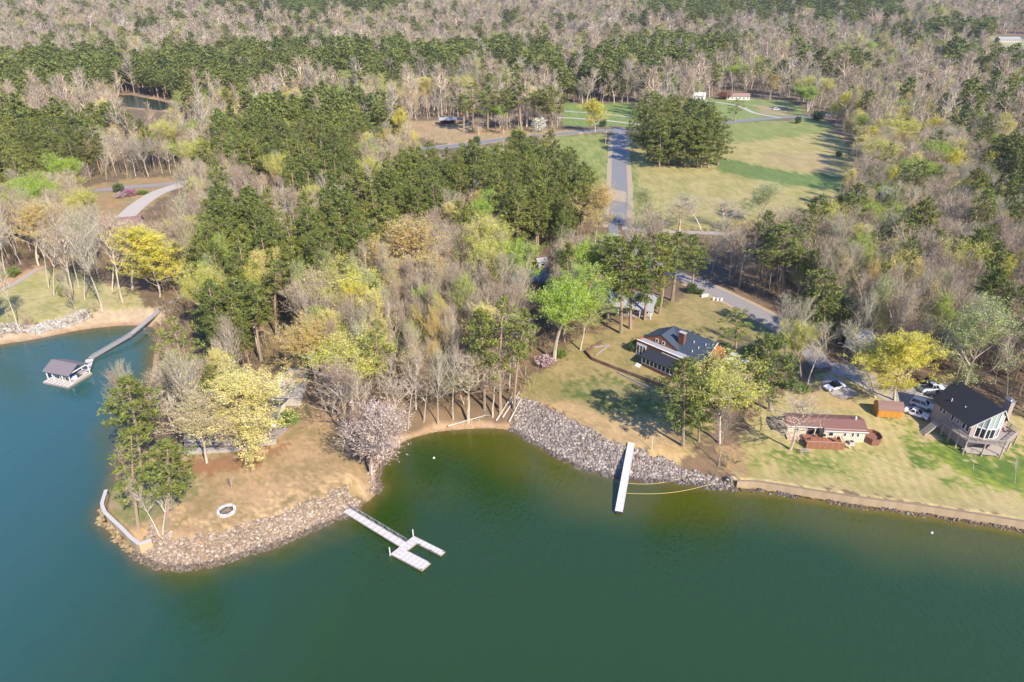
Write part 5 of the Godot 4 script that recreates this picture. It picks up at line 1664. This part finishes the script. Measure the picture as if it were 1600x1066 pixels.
	strip("left_drive", smooth(flat([172, 366, 190, 345, 220, 318, 250, 300, 290, 287])), 3.4, 0.1, M.gravel)
	strip("gravel_track", smooth(flat([380, 352, 415, 336, 460, 322, 505, 306, 545, 296])), 2.6, 0.08, M.gravel)
	strip("beach_path", smooth(flat([-60, 470, 0, 455, 25, 442, 60, 420, 75, 418])), 0.9, 0.06, M.drive)
	strip("shed_drive", smooth(flat([1300, 575, 1330, 582, 1370, 605, 1400, 622, 1440, 628, 1470, 615])), 2.9, 0.06, M.drive)
	pad("parking_pad", [402, 608, 430, 592, 456, 576, 480, 573, 479, 605, 468, 636, 420, 634], 0.1, M.gravel)
	pad("car_pad", [1290, 588, 1310, 592, 1340, 617, 1318, 625, 1300, 618, 1284, 600], 0.12, M.drive)
	pad("house_parking", [1405, 615, 1440, 600, 1480, 600, 1475, 628, 1460, 645, 1430, 640, 1415, 628], 0.14, M.drive)
	pad("house_walk", [1440, 650, 1462, 640, 1472, 648, 1455, 656], 0.1, M.concrete)
	var pond := [165, 149, 205, 149, 250, 158, 292, 167, 250, 173, 190, 166]
	var p := flat(pond, 5.2)
	var top := 0.0
	for q in p: top = maxf(top, ground(q.x, q.y))
	var s := Shape.new()
	s.col = Color(0.03, 0.045, 0.035)
	var ids := Geometry2D.triangulate_polygon(p)
	for i in range(0, ids.size(), 3):
		s.quad(Vector3(p[ids[i]].x, top + 0.1, p[ids[i]].y), Vector3(p[ids[i + 1]].x, top + 0.1, p[ids[i + 1]].y), Vector3(p[ids[i + 2]].x, top + 0.1, p[ids[i + 2]].y), Vector3(p[ids[i + 2]].x, top + 0.1, p[ids[i + 2]].y), Vector3.UP)
	struct("pond_water", s, M.water)
	roads.append([p, 0.0])
	# the woods keep clear of the stones, the banks and the houses
	roads.append([flat([797, 672, 812, 615, 900, 640, 985, 690, 1075, 720, 1145, 738, 1152, 769, 1060, 758, 960, 749, 870, 718]), 0.0])
	for k in [[150, 285, 290, 270, 290, 300, 180, 390, 150, 390]]:
		roads.append([flat(k), 0.0])
	for k in [[1470, 590, 1600, 640, 1640, 700, 1500, 700, 1440, 650], [985, 520, 1090, 500, 1130, 550, 1080, 610, 990, 600], [930, 450, 1060, 440, 1060, 500, 930, 510], [800, 430, 870, 400, 870, 460, 800, 470], [1130, 145, 1180, 145, 1180, 165, 1130, 165]]:
		roads.append([flat(k), 0.0])
func water_color(x: float, z: float) -> Color:
	var d := -sd(x, z)
	var n := fine.get_noise_2d(x * 0.25, z * 0.25)
	var deep_with_sheen := Color(0.016, 0.042, 0.004).lerp(Color(0.027, 0.08, 0.078), smoothstep(-25.0, -125.0, x + z * 0.15))  # deep green; towards the left a sky sheen is painted in as lighter blue
	var c := deep_with_sheen.lerp(Color(0.062, 0.066, 0.006), smoothstep(lerpf(6.0, 17.0, smoothstep(-28.0, -8.0, x)), 1.5, d + n * 5.0) * lerpf(0.6, 1.0, smoothstep(-28.0, -8.0, x)))
	return c.lerp(Color(0.11, 0.085, 0.025), smoothstep(1.8, 0.0, d))

func carport() -> void:
	var o := thing("carport", "open carport with pale grey roof at the edge of the woods", "carport", G(700, 194), 0.15)
	for x in [-4.5, 4.5]:
		for z in [-3.0, 3.0]:
			var s := Shape.new()
			s.box(Vector3(x, 1.6, z), Vector3(0.3, 3.2, 0.3))
			part("post", s, M.dark_wood, o)
	var s := Shape.new()
	s.slab(Vector3(-5.6, 3.0, 4), Vector3(5.6, 3.0, 4), Vector3(5.6, 4.2, 0), Vector3(-5.6, 4.2, 0), 0.15)
	s.slab(Vector3(-5.6, 3.0, -4), Vector3(5.6, 3.0, -4), Vector3(5.6, 4.203, -0.003), Vector3(-5.6, 4.203, -0.003), 0.15)
	part("roof", s, M.pale_roof, o)
	s = Shape.new()
	s.box(Vector3(0, 1.5, -2.9), Vector3(8.6, 3.0, 0.1))
	part("back_wall", s, M.dark_wood, o)
func vehicles() -> void:
	car(1303, 607, -2.75, "white car with black roof alone on the driveway pad", M.paint_white, "car", M.car_glass)
	car(1441, 636, -0.72, "white estate car nearest the lake house front walk", M.paint_white, "suv")
	car(1431, 649, -0.72, "smaller white car parked against the lawn beside another white car", M.paint_white, "car")
	car(1456, 611, 0.05, "silver blue pickup truck under the yellow tree beside lake house", M.paint_silver, "pickup")
	car(1467, 622, 2.6, "dark navy car tucked against the lake house corner", M.paint_navy, "suv")
	car(1453, 600, 0.3, "black car behind the silver pickup truck", M.paint_black, "car")
	car(1143, 570, -0.6, "white car parked beside the brick house gable", M.paint_white, "car")
	car(1153, 566, -0.6, "pale silver car just behind the brick house's white car", M.paint_silver, "suv")
	car(1213, 172, 0.0, "white car on the grass by the far white house", M.paint_white, "suv")
	car(952, 405, 0.5, "pale car on the side drive among the tall pines", M.paint_silver, "suv")
	car(968, 408, 0.5, "white car on the side drive among the tall pines", M.paint_white, "suv")
func small_things() -> void:
	post("lamp_post", "black lamp post beside the end of the gravel lane", "lamp post", 1242, 518, 5.0, 0.12, M.dark)
	post("utility_pole", "wooden utility pole on the grass corner left of the junction", "utility pole", 946, 228, 8.0, 0.16, M.tan_wood, "", true)
	post("utility_pole", "bare wooden utility pole beyond the meadow pine grove", "utility pole", 1106, 190, 11.0, 0.16, M.pale_wood, "", true)
	post("marker_post", "short pale post on the left beach lawn", "post", 13, 498, 2.6, 0.14, M.pale_wood)
	post("marker_post", "thin white pole standing beside the white pier's shore end", "post", 1018, 703, 3.4, 0.06, M.white)
	bench(1257, 708, "small grey bench on the lawn beside the lone bare tree")
	for k in [[678, 716, "small white round buoy floating in the cove"], [1456, 833, "tiny white buoy off the retaining wall"], [166, 778, "small white float beside the sea wall"]]:
		var b := level(k[0], k[1], 0.0)
		var o := thing("buoy", k[2], "buoy", b)
		var s := Shape.new()
		for i in 4: s.tube(Vector3(0, -0.15 + i * 0.12, 0), Vector3(0, -0.03 + i * 0.12, 0), [0.14, 0.22, 0.22, 0.14][i], [0.22, 0.22, 0.14, 0.02][i], 8)
		part("float", s, M.white, o)
	for k in [[1101, 464], [1115, 469], [1121, 470], [1127, 470]]:
		var o := thing("yard_marker", {1115: "low white marker on the lawn, nearest of three to the long one", 1121: "low white marker on the lawn between two others alike", 1127: "low white marker on the lawn farthest from the long one"}[k[0]] if k[0] != 1101 else "long low white marker on the lawn nearest the gravel lane's start", "yard marker", G(k[0], k[1]), 0.4, "white markers by the lane")
		var s := Shape.new()
		s.box(Vector3(0, 0.35, 0), Vector3(0.7 if k[0] != 1101 else 2.2, 0.7, 0.25)); s.box(Vector3(0, 0.75, 0), Vector3(0.45 if k[0] != 1101 else 2.2, 0.12, 0.22))
		part("slab", s, M.white, o)
	shrub(0, 745, 224, 2.4, 4.0, "round dark green shrub at the cross road's edge")
	shrub(0, 942, 198, 2.6, 4.6, "dark green shrub beside the lone yellow tree at junction")
	shrub(0, 1246, 193, 2.4, 4.4, "round dark shrub at the top of the tan meadow")
	shrub(0, 1277, 188, 4.4, 6.0, "big dark shrub at the meadow's far right corner")
	shrub(0, 1078, 168, 6.0, 6.5, "broad dark shrub before the far barn")
	shrub(4, 1131, 155, 6.0, 6.0, "red leaved shrub beside the far white house")
	shrub(2, 203, 306, 3.0, 3.0, "bright pink flowering shrub by the left road")
	shrub(3, 190, 309, 2.6, 2.6, "dull pink shrub beside the bright pink one")
	shrub(0, 186, 300, 2.6, 3.6, "dark green shrub behind the pink shrubs")
	shrub(1, 222, 303, 2.6, 1.6, "low bright green shrub at the driveway bend")
	shrub(2, 142, 338, 2.0, 1.8, "low pink shrub left of the white porch house")
	shrub(1, 102, 464, 1.7, 3.8, "upright bright green shrub on the left beach lawn")
	shrub(1, 20, 431, 2.6, 2.6, "round green shrub at the left edge of the beach woods")
	shrub(1, 2, 436, 1.8, 2.0, "smaller green shrub cut by the left edge of the view")
	shrub(1, 446, 656, 2.2, 1.4, "low bright green shrub below the parking pad")
	shrub(0, 990, 548, 1.7, 3.0, "dark clipped shrub against the brick house's left corner")
	shrub(4, 1118, 562, 2.2, 2.6, "dark red shrub against the brick house gable")
	shrub(0, 1128, 552, 2.4, 3.0, "dark green shrub behind the red shrub")
	shrub(3, 852, 570, 2.6, 2.4, "pinkish shrub at the foot of the large bright green tree")
	shrub(1, 875, 557, 1.8, 2.2, "green shrub right of the large bright green tree")
	shrub(0, 1080, 458, 1.8, 3.2, "dark shrub at the gravel lane's start")
	shrub(0, 1092, 459, 1.6, 1.6, "low dark shrub beside the long white marker")
	shrub(1, 1030, 478, 1.8, 3.0, "yellow green shrub by the leaning pine trunk")
	shrub(1, 1018, 484, 1.8, 2.4, "yellow green shrub under the tall pines")
	shrub(1, 1252, 612, 2.0, 2.0, "green shrub under the big pine above the mobile home")
	shrub(0, 1300, 330, 2.0, 3.0, "dark shrub where the meadow meets the right woods")
	shrub(0, 1322, 300, 2.6, 4.0, "dark shrub at the green swale's end")
	shrub(0, 1310, 245, 2.0, 3.2, "dark shrub along the meadow's right edge")
func stones() -> void:
	rng.seed = 77
	var grey := [Color(0.25, 0.185, 0.135), Color(0.18, 0.135, 0.1), Color(0.3, 0.235, 0.175), Color(0.22, 0.15, 0.105), Color(0.34, 0.285, 0.23)]
	var blue := [Color(0.2, 0.17, 0.15), Color(0.14, 0.115, 0.1), Color(0.26, 0.22, 0.19), Color(0.34, 0.305, 0.275), Color(0.19, 0.14, 0.11)]
	riprap("stone_bank", "tan stone bank wrapping the peninsula tip below the fire pit", band(-64, -21, -96, -70, 0.6, 4.6), 9000, 0.21, grey)
	riprap("stone_bank", "narrow stone edge along the peninsula's cove side", band(-40, -18, -112, -95.5, 0.6, 1.8), 900, 0.22, grey)
	riprap("stone_bank", "wide dark grey stone bank below the brick house lawn", Array(flat([797, 672, 812, 622, 842, 628, 860, 640, 900, 660, 940, 685, 985, 701, 1030, 714, 1075, 735, 1145, 745, 1152, 769, 1110, 766, 1060, 758, 1010, 755, 960, 749, 910, 737, 870, 718, 832, 696])), 13000, 0.23, blue)
	riprap("stone_toe", "loose stones lying along the foot of the retaining wall", band(56, 130, -110, -40, 0.5, 0.6), 2000, 0.2, grey)
	riprap("stone_toe", "a few stones at the left foot of the retaining wall", band(41, 56, -110, -40, 0.3, 0.6), 150, 0.22, blue)
	riprap("stone_berm", "pale grey stone berm along the left beach lawn", Array(flat([-200, 532, -200, 514, 0, 505, 50, 508, 100, 497, 130, 484, 145, 486, 140, 496, 110, 510, 60, 522, 0, 520])), 3600, 0.26, [Color(0.34, 0.32, 0.3), Color(0.28, 0.26, 0.25), Color(0.38, 0.36, 0.34)])
	riprap("stone_toe", "yellowish stones at the foot of the peninsula sea wall", band(-80, -62, -98, -70, 0.5, 0.6), 350, 0.3, [Color(0.5, 0.38, 0.2), Color(0.42, 0.3, 0.16)])
func single_trees() -> void:
	# kind, model, foot x, foot y, top x, top y, half width, label
	for t in [
		["pine", 0, 220, 752, 198, 584, 46, "tallest broad pine of the peninsula tip, standing behind two smaller pines"],
		["pine", 5, 216, 825, 195, 668, 36, "high crowned slender pine in the grass inside the sea wall"],
		["pine", 0, 258, 826, 264, 682, 44, "wide green pine with pale straight trunk at the stone bank top"],
		["bare", 3, 250, 840, 212, 752, 24, "pale bare tree leaning left out of the stone bank top"],
		["bare", 5, 254, 838, 248, 742, 26, "pale many stemmed bare tree between two peninsula pines"],
		["budding", 4, 323, 723, 302, 612, 48, "thinly budding tree growing from the mulch bed before cottage deck"],
		["budding", 3, 386, 712, 384, 597, 54, "big pale yellow tree hanging over the cottage and its deck"],
		["bare", 3, 273, 672, 263, 597, 30, "grey bare tree at the water left of the cottage"],
		["pine", 5, 300, 640, 278, 495, 38, "bright airy pine on the cove side above the bare trunks"],
		["pine", 4, 352, 632, 350, 548, 32, "low dark pine between cottage and parking pad"],
		["bare", 5, 290, 655, 285, 560, 28, "pale bare tree beneath the bright airy pine"],
		["bare", 3, 315, 650, 312, 560, 22, "pale slender bare tree left of the low dark pine"],
		["bare", 1, 268, 640, 258, 570, 24, "tan bare tree leaning over the cove water"],
		["pine", 0, 408, 564, 398, 440, 34, "tall pine with bare reddish trunk above the parking pad track"],
		["pine", 1, 372, 556, 366, 430, 32, "dark pine just left of the bare trunked pine"],
		["pine", 0, 342, 560, 335, 440, 34, "full pine above the cove bank behind the low dark pine"],
		["pine", 4, 328, 548, 326, 466, 22, "small bright pine beside the beach ramp"],
		["pine", 3, 432, 524, 430, 400, 26, "slender pine inland of the parking pad track"],
		["budding", 0, 250, 464, 243, 352, 42, "round bright yellow green tree at the beach ramp"],
		["bare", 3, 76, 449, 62, 330, 22, "pale trunk, left of the two on the beach lawn's upper edge"],
		["bare", 3, 84, 461, 80, 345, 20, "pale trunk just lakeward of another on the beach lawn"],
		["bare", 0, 113, 463, 105, 340, 24, "grey trunk beside the upright green shrub"],
		["bare", 3, 123, 449, 118, 335, 22, "pale trunk behind the upright green shrub"],
		["bare", 3, 132, 467, 128, 345, 22, "thin pale trunk right of the upright green shrub"],
		["bare", 5, 160, 487, 143, 325, 32, "tall pale bare tree rooted at the beach sand"],
		["bare", 3, 175, 455, 168, 335, 24, "pale trunk in front of the white porch house"],
		["bare", 0, 191, 472, 176, 330, 28, "pale forked trunk nearest the brown brush by the beach"],
		["bare", 1, 207, 456, 200, 340, 24, "tan trunk just left of the bright yellow green tree"],
		["bare", 3, 9, 435, 2, 320, 24, "pale trunk beside the round green shrub at the left edge"],
		["budding", 1, 60, 415, 50, 322, 38, "orange tan budding tree behind the beach lawn trunks"],
		["pink", 0, 580, 742, 585, 640, 42, "pink grey budding tree on the peninsula's cove edge"],
		["bare", 4, 545, 690, 522, 565, 40, "reddish grey bare tree behind the pink grey tree"],
		["bare", 4, 562, 722, 560, 632, 26, "reddish grey bare tree left of the pink grey tree's foot"],
		["bare", 5, 598, 716, 602, 628, 26, "greenish grey bare tree right of the pink grey tree's foot"],
		["bare", 3, 638, 668, 634, 540, 24, "pale slender tree at the left end of the cove head beach"],
		["bare", 4, 662, 660, 660, 560, 28, "reddish bare tree above the middle of the cove head beach"],
		["bare", 5, 684, 664, 690, 535, 24, "greenish grey tree just left of the pale driftwood log"],
		["bare", 3, 708, 656, 702, 525, 24, "pale slender tree behind the pale driftwood log"],
		["bare", 1, 732, 660, 728, 555, 28, "tan bare tree left of the woodland edge pines' trunks"],
		["bare", 0, 770, 652, 768, 540, 24, "greyish bare tree between the woodland edge pine trunks"],
		["budding", 4, 650, 640, 646, 540, 26, "thinly tan tree in the second row above the cove head"],
		["bare", 3, 1522, 735, 1526, 700, 7, "tiny sapling on the bright green patch before the lake house deck"],
		["bare", 3, 1586, 756, 1590, 715, 8, "thin sapling on the bright green patch, nearest the picture's right edge"],
		["bare", 3, 363, 770, 359, 738, 6, "tiny sapling on the bare lawn behind the fire pit"],
		["bare", 5, 518, 655, 512, 560, 28, "pale greenish bare tree at the lakeward edge of the parking pad"],
		["bare", 1, 536, 668, 540, 575, 26, "tan bare tree between parking pad and pink grey tree"],
		["bare", 3, 572, 690, 574, 570, 24, "pale slender tree just behind the pink grey tree's crown"],
		["bare", 0, 600, 700, 612, 590, 34, "grey bare tree at the cove corner right of the pink tree"],
		["budding", 1, 500, 612, 498, 505, 46, "orange tan tree above the parking pad"],
		["budding", 2, 552, 640, 548, 530, 48, "yellow green tree right of the orange tan tree"],
		["budding", 2, 545, 520, 543, 422, 56, "wide pale yellow tree behind the orange tan tree"],
		["budding", 1, 645, 470, 640, 352, 54, "large orange tan tree rising from the middle woods"],
		["bare", 2, 735, 492, 722, 412, 50, "wide grey bare tree in the middle of the woods"],
		["leafing", 0, 805, 470, 803, 367, 38, "round bright green tree beside the teal roofed house"],
		["leafing", 0, 866, 563, 868, 425, 54, "largest bright green tree with forked pale trunk by the lawn"],
		["leafing", 0, 908, 480, 905, 368, 38, "bright green tree between side drive and shaded house"],
		["leafing", 1, 907, 547, 900, 445, 34, "fresh green tree at the timber wall's upper corner"],
		["pine", 5, 782, 645, 778, 462, 38, "tall airy pine at the lawn's woodland edge"],
		["pine", 0, 757, 640, 748, 480, 30, "tall pine left of the airy woodland edge pine"],
		["pine", 3, 803, 640, 822, 478, 26, "slender pine right of the airy woodland edge pine"],
		["leafing", 1, 725, 632, 722, 575, 22, "small fresh green sapling tree above the cove head"],
		["pine", 0, 970, 521, 966, 366, 36, "front pine of the clump before the shaded grey house"],
		["pine", 4, 985, 514, 995, 368, 38, "dense pine just behind the clump's front pine"],
		["pine", 2, 1007, 500, 1030, 360, 36, "broad olive pine in the clump over the grey house roof"],
		["pine", 3, 1030, 491, 1040, 380, 24, "pine with long pale leaning trunk on the lawn edge"],
		["pine", 0, 1050, 470, 1062, 360, 34, "full pine at the clump's lane side"],
		["pine", 1, 950, 500, 950, 368, 28, "dark pine at the clump's bright green tree side"],
		["pine", 4, 1082, 444, 1085, 366, 24, "low branched pine at the gravel lane's start"],
		["pine", 4, 1067, 697, 1068, 556, 40, "dense green pine at the lawn corner before the brick house"],
		["pine", 4, 1092, 690, 1098, 600, 28, "shorter dense pine touching the lawn corner pine"],
		["budding", 2, 1124, 693, 1132, 570, 48, "pale yellow tan tree right of the lawn corner pines"],
		["pine", 4, 1205, 642, 1200, 520, 48, "wide dark pine between brick house and mobile home"],
		["pine", 0, 1178, 622, 1172, 535, 28, "pine squeezed behind the wide dark pine"],
		["bare", 5, 1262, 602, 1264, 508, 32, "greenish grey bare tree above the car pad"],
		["budding", 2, 1252, 590, 1246, 503, 22, "thin yellow green tree by the lamp post"],
		["pine", 0, 1290, 545, 1282, 412, 32, "tall pine at the gravel lane's end"],
		["pine", 4, 1312, 532, 1306, 458, 36, "dark low pine beside the tall lane end pine"],
		["pine", 4, 1268, 540, 1262, 452, 28, "dark pine lakeward of the lamp post"],
		["pine", 5, 1150, 553, 1143, 475, 28, "open airy pine on the lawn behind the brick house"],
		["bare", 0, 1235, 703, 1240, 613, 38, "lone bare spreading tree on the lawn beside the mobile home"],
		["budding", 0, 1398, 626, 1405, 505, 46, "brilliant yellow tree behind the orange shed"],
		["bare", 5, 1368, 622, 1350, 503, 36, "pale greenish bare tree left of the brilliant yellow tree"],
		["leafing", 2, 1505, 615, 1522, 452, 46, "pale green tall tree behind the black roofed lake house"],
		["bare", 3, 1572, 640, 1590, 515, 20, "thin leaning trunk behind the lake house chimney"],
		["bare", 3, 1555, 600, 1560, 500, 24, "slender grey trunk in the woods behind lake house roof"],
		["pine", 0, 1228, 470, 1225, 346, 48, "big dark pine above the gravel lane"],
		["pine", 0, 1190, 440, 1185, 345, 28, "pine left of the big dark lane pine"],
		["pine", 4, 1315, 400, 1310, 302, 32, "dark pine at the bottom corner of the tan meadow"],
		["pine", 4, 1345, 385, 1335, 300, 28, "dense pine right of the meadow corner pine"],
		["pine", 4, 1530, 480, 1528, 350, 36, "dark isolated pine among bare woods on the right"],
		["pine", 0, 1465, 460, 1462, 350, 28, "pine left of the dark isolated pine in the bare woods"],
		["pine", 1, 1410, 440, 1408, 330, 28, "high crowned pine amid the grey bare trees above the lane"],
		["budding", 0, 930, 207, 931, 152, 15, "lone yellow topped tree beside the road junction"],
		["pine", 5, 1148, 189, 1150, 152, 15, "lone open pine on the upper right meadow"],
		["bare", 3, 1098, 190, 1097, 112, 22, "tall pale bare tree behind the meadow pine grove"],
		["pine", 5, 740, 205, 742, 128, 28, "broad pine right of the carport, front of three"],
		["pine", 0, 762, 202, 764, 132, 20, "pine just right of the broad carport pine"],
		["pine", 3, 724, 206, 722, 145, 18, "pine closest to the carport"],
		["pine", 0, 792, 203, 795, 135, 18, "pine standing between two roadside clumps"],
		["pine", 3, 815, 203, 812, 130, 20, "slender pine left of the white blossom tree"],
		["pine", 2, 862, 201, 862, 133, 28, "broad pine right behind the white blossom tree"],
		["pine", 1, 840, 200, 842, 138, 16, "dark pine directly behind the white blossom tree"],
		["white", 0, 843, 207, 843, 181, 14, "white blossoming tree by the roadside pines"],
		["bare", 2, 787, 210, 787, 178, 15, "small pale bare tree in the roadside verge"],
		["bare", 1, 748, 210, 748, 185, 11, "smallest bare tree on the bare dirt verge"],
		["leafing", 2, 1018, 362, 1015, 290, 22, "pale green tree where the white rail drive begins"],
		["leafing", 2, 1185, 348, 1183, 286, 28, "round pale green tree at the tan meadow's foot"],
		["bare", 5, 1095, 358, 1090, 300, 30, "hazy greenish bare tree at the middle of the meadow's foot"],
		["bare", 0, 1132, 360, 1136, 312, 28, "greyish bare tree between the two pale green meadow trees"],
		["bare", 1, 1062, 362, 1062, 312, 22, "tan bare tree by the white rail drive"],
		["bare", 3, 1022, 366, 1021, 316, 14, "white barked small tree at the junction of drive and road"],
		["budding", 1, 930, 392, 926, 288, 28, "orange tan tree standing at the straight road's left edge"],
		["budding", 0, 1165, 260, 0, 0, 0, ""]]:
		if t[6] > 0: tree(t[0], t[1], t[2], t[3], t[4], t[5], t[6], t[7])
	var n := 0
	for p in [[1000, 232], [1012, 246], [1025, 250], [1035, 230], [1045, 258], [1052, 240], [1060, 255], [1070, 262], [1085, 261], [1078, 240], [1096, 263], [1107, 262], [1110, 245], [1122, 258], [1030, 261], [1064, 229], [1090, 229], [1015, 224], [1048, 224], [1105, 232]]:
		var rank := ["left end, back row", "left end, front row", "left part, front row", "left part, back row", "middle, front row", "middle, centre of the clump", "middle, front row beside the tallest gap", "right of middle, front edge", "right of middle, second in front", "right of middle, centre", "right part, front edge", "right part, second in front", "right part, behind the front row", "right end, front", "left of middle, foremost trunk", "middle, back row", "right part, back row", "left end, rearmost", "middle, rearmost", "right end, rearmost"]
		tree("pine", [6, 4, 6, 2, 6, 2, 4, 6, 2, 4, 6, 4, 2, 6, 6, 2, 4, 2, 6, 4][n], p[0], p[1], p[0], p[1] - 74 - (n * 7) % 11, 21 + n % 5, "pine of the meadow grove: " + rank[n], "pines of the meadow grove")
		n += 1
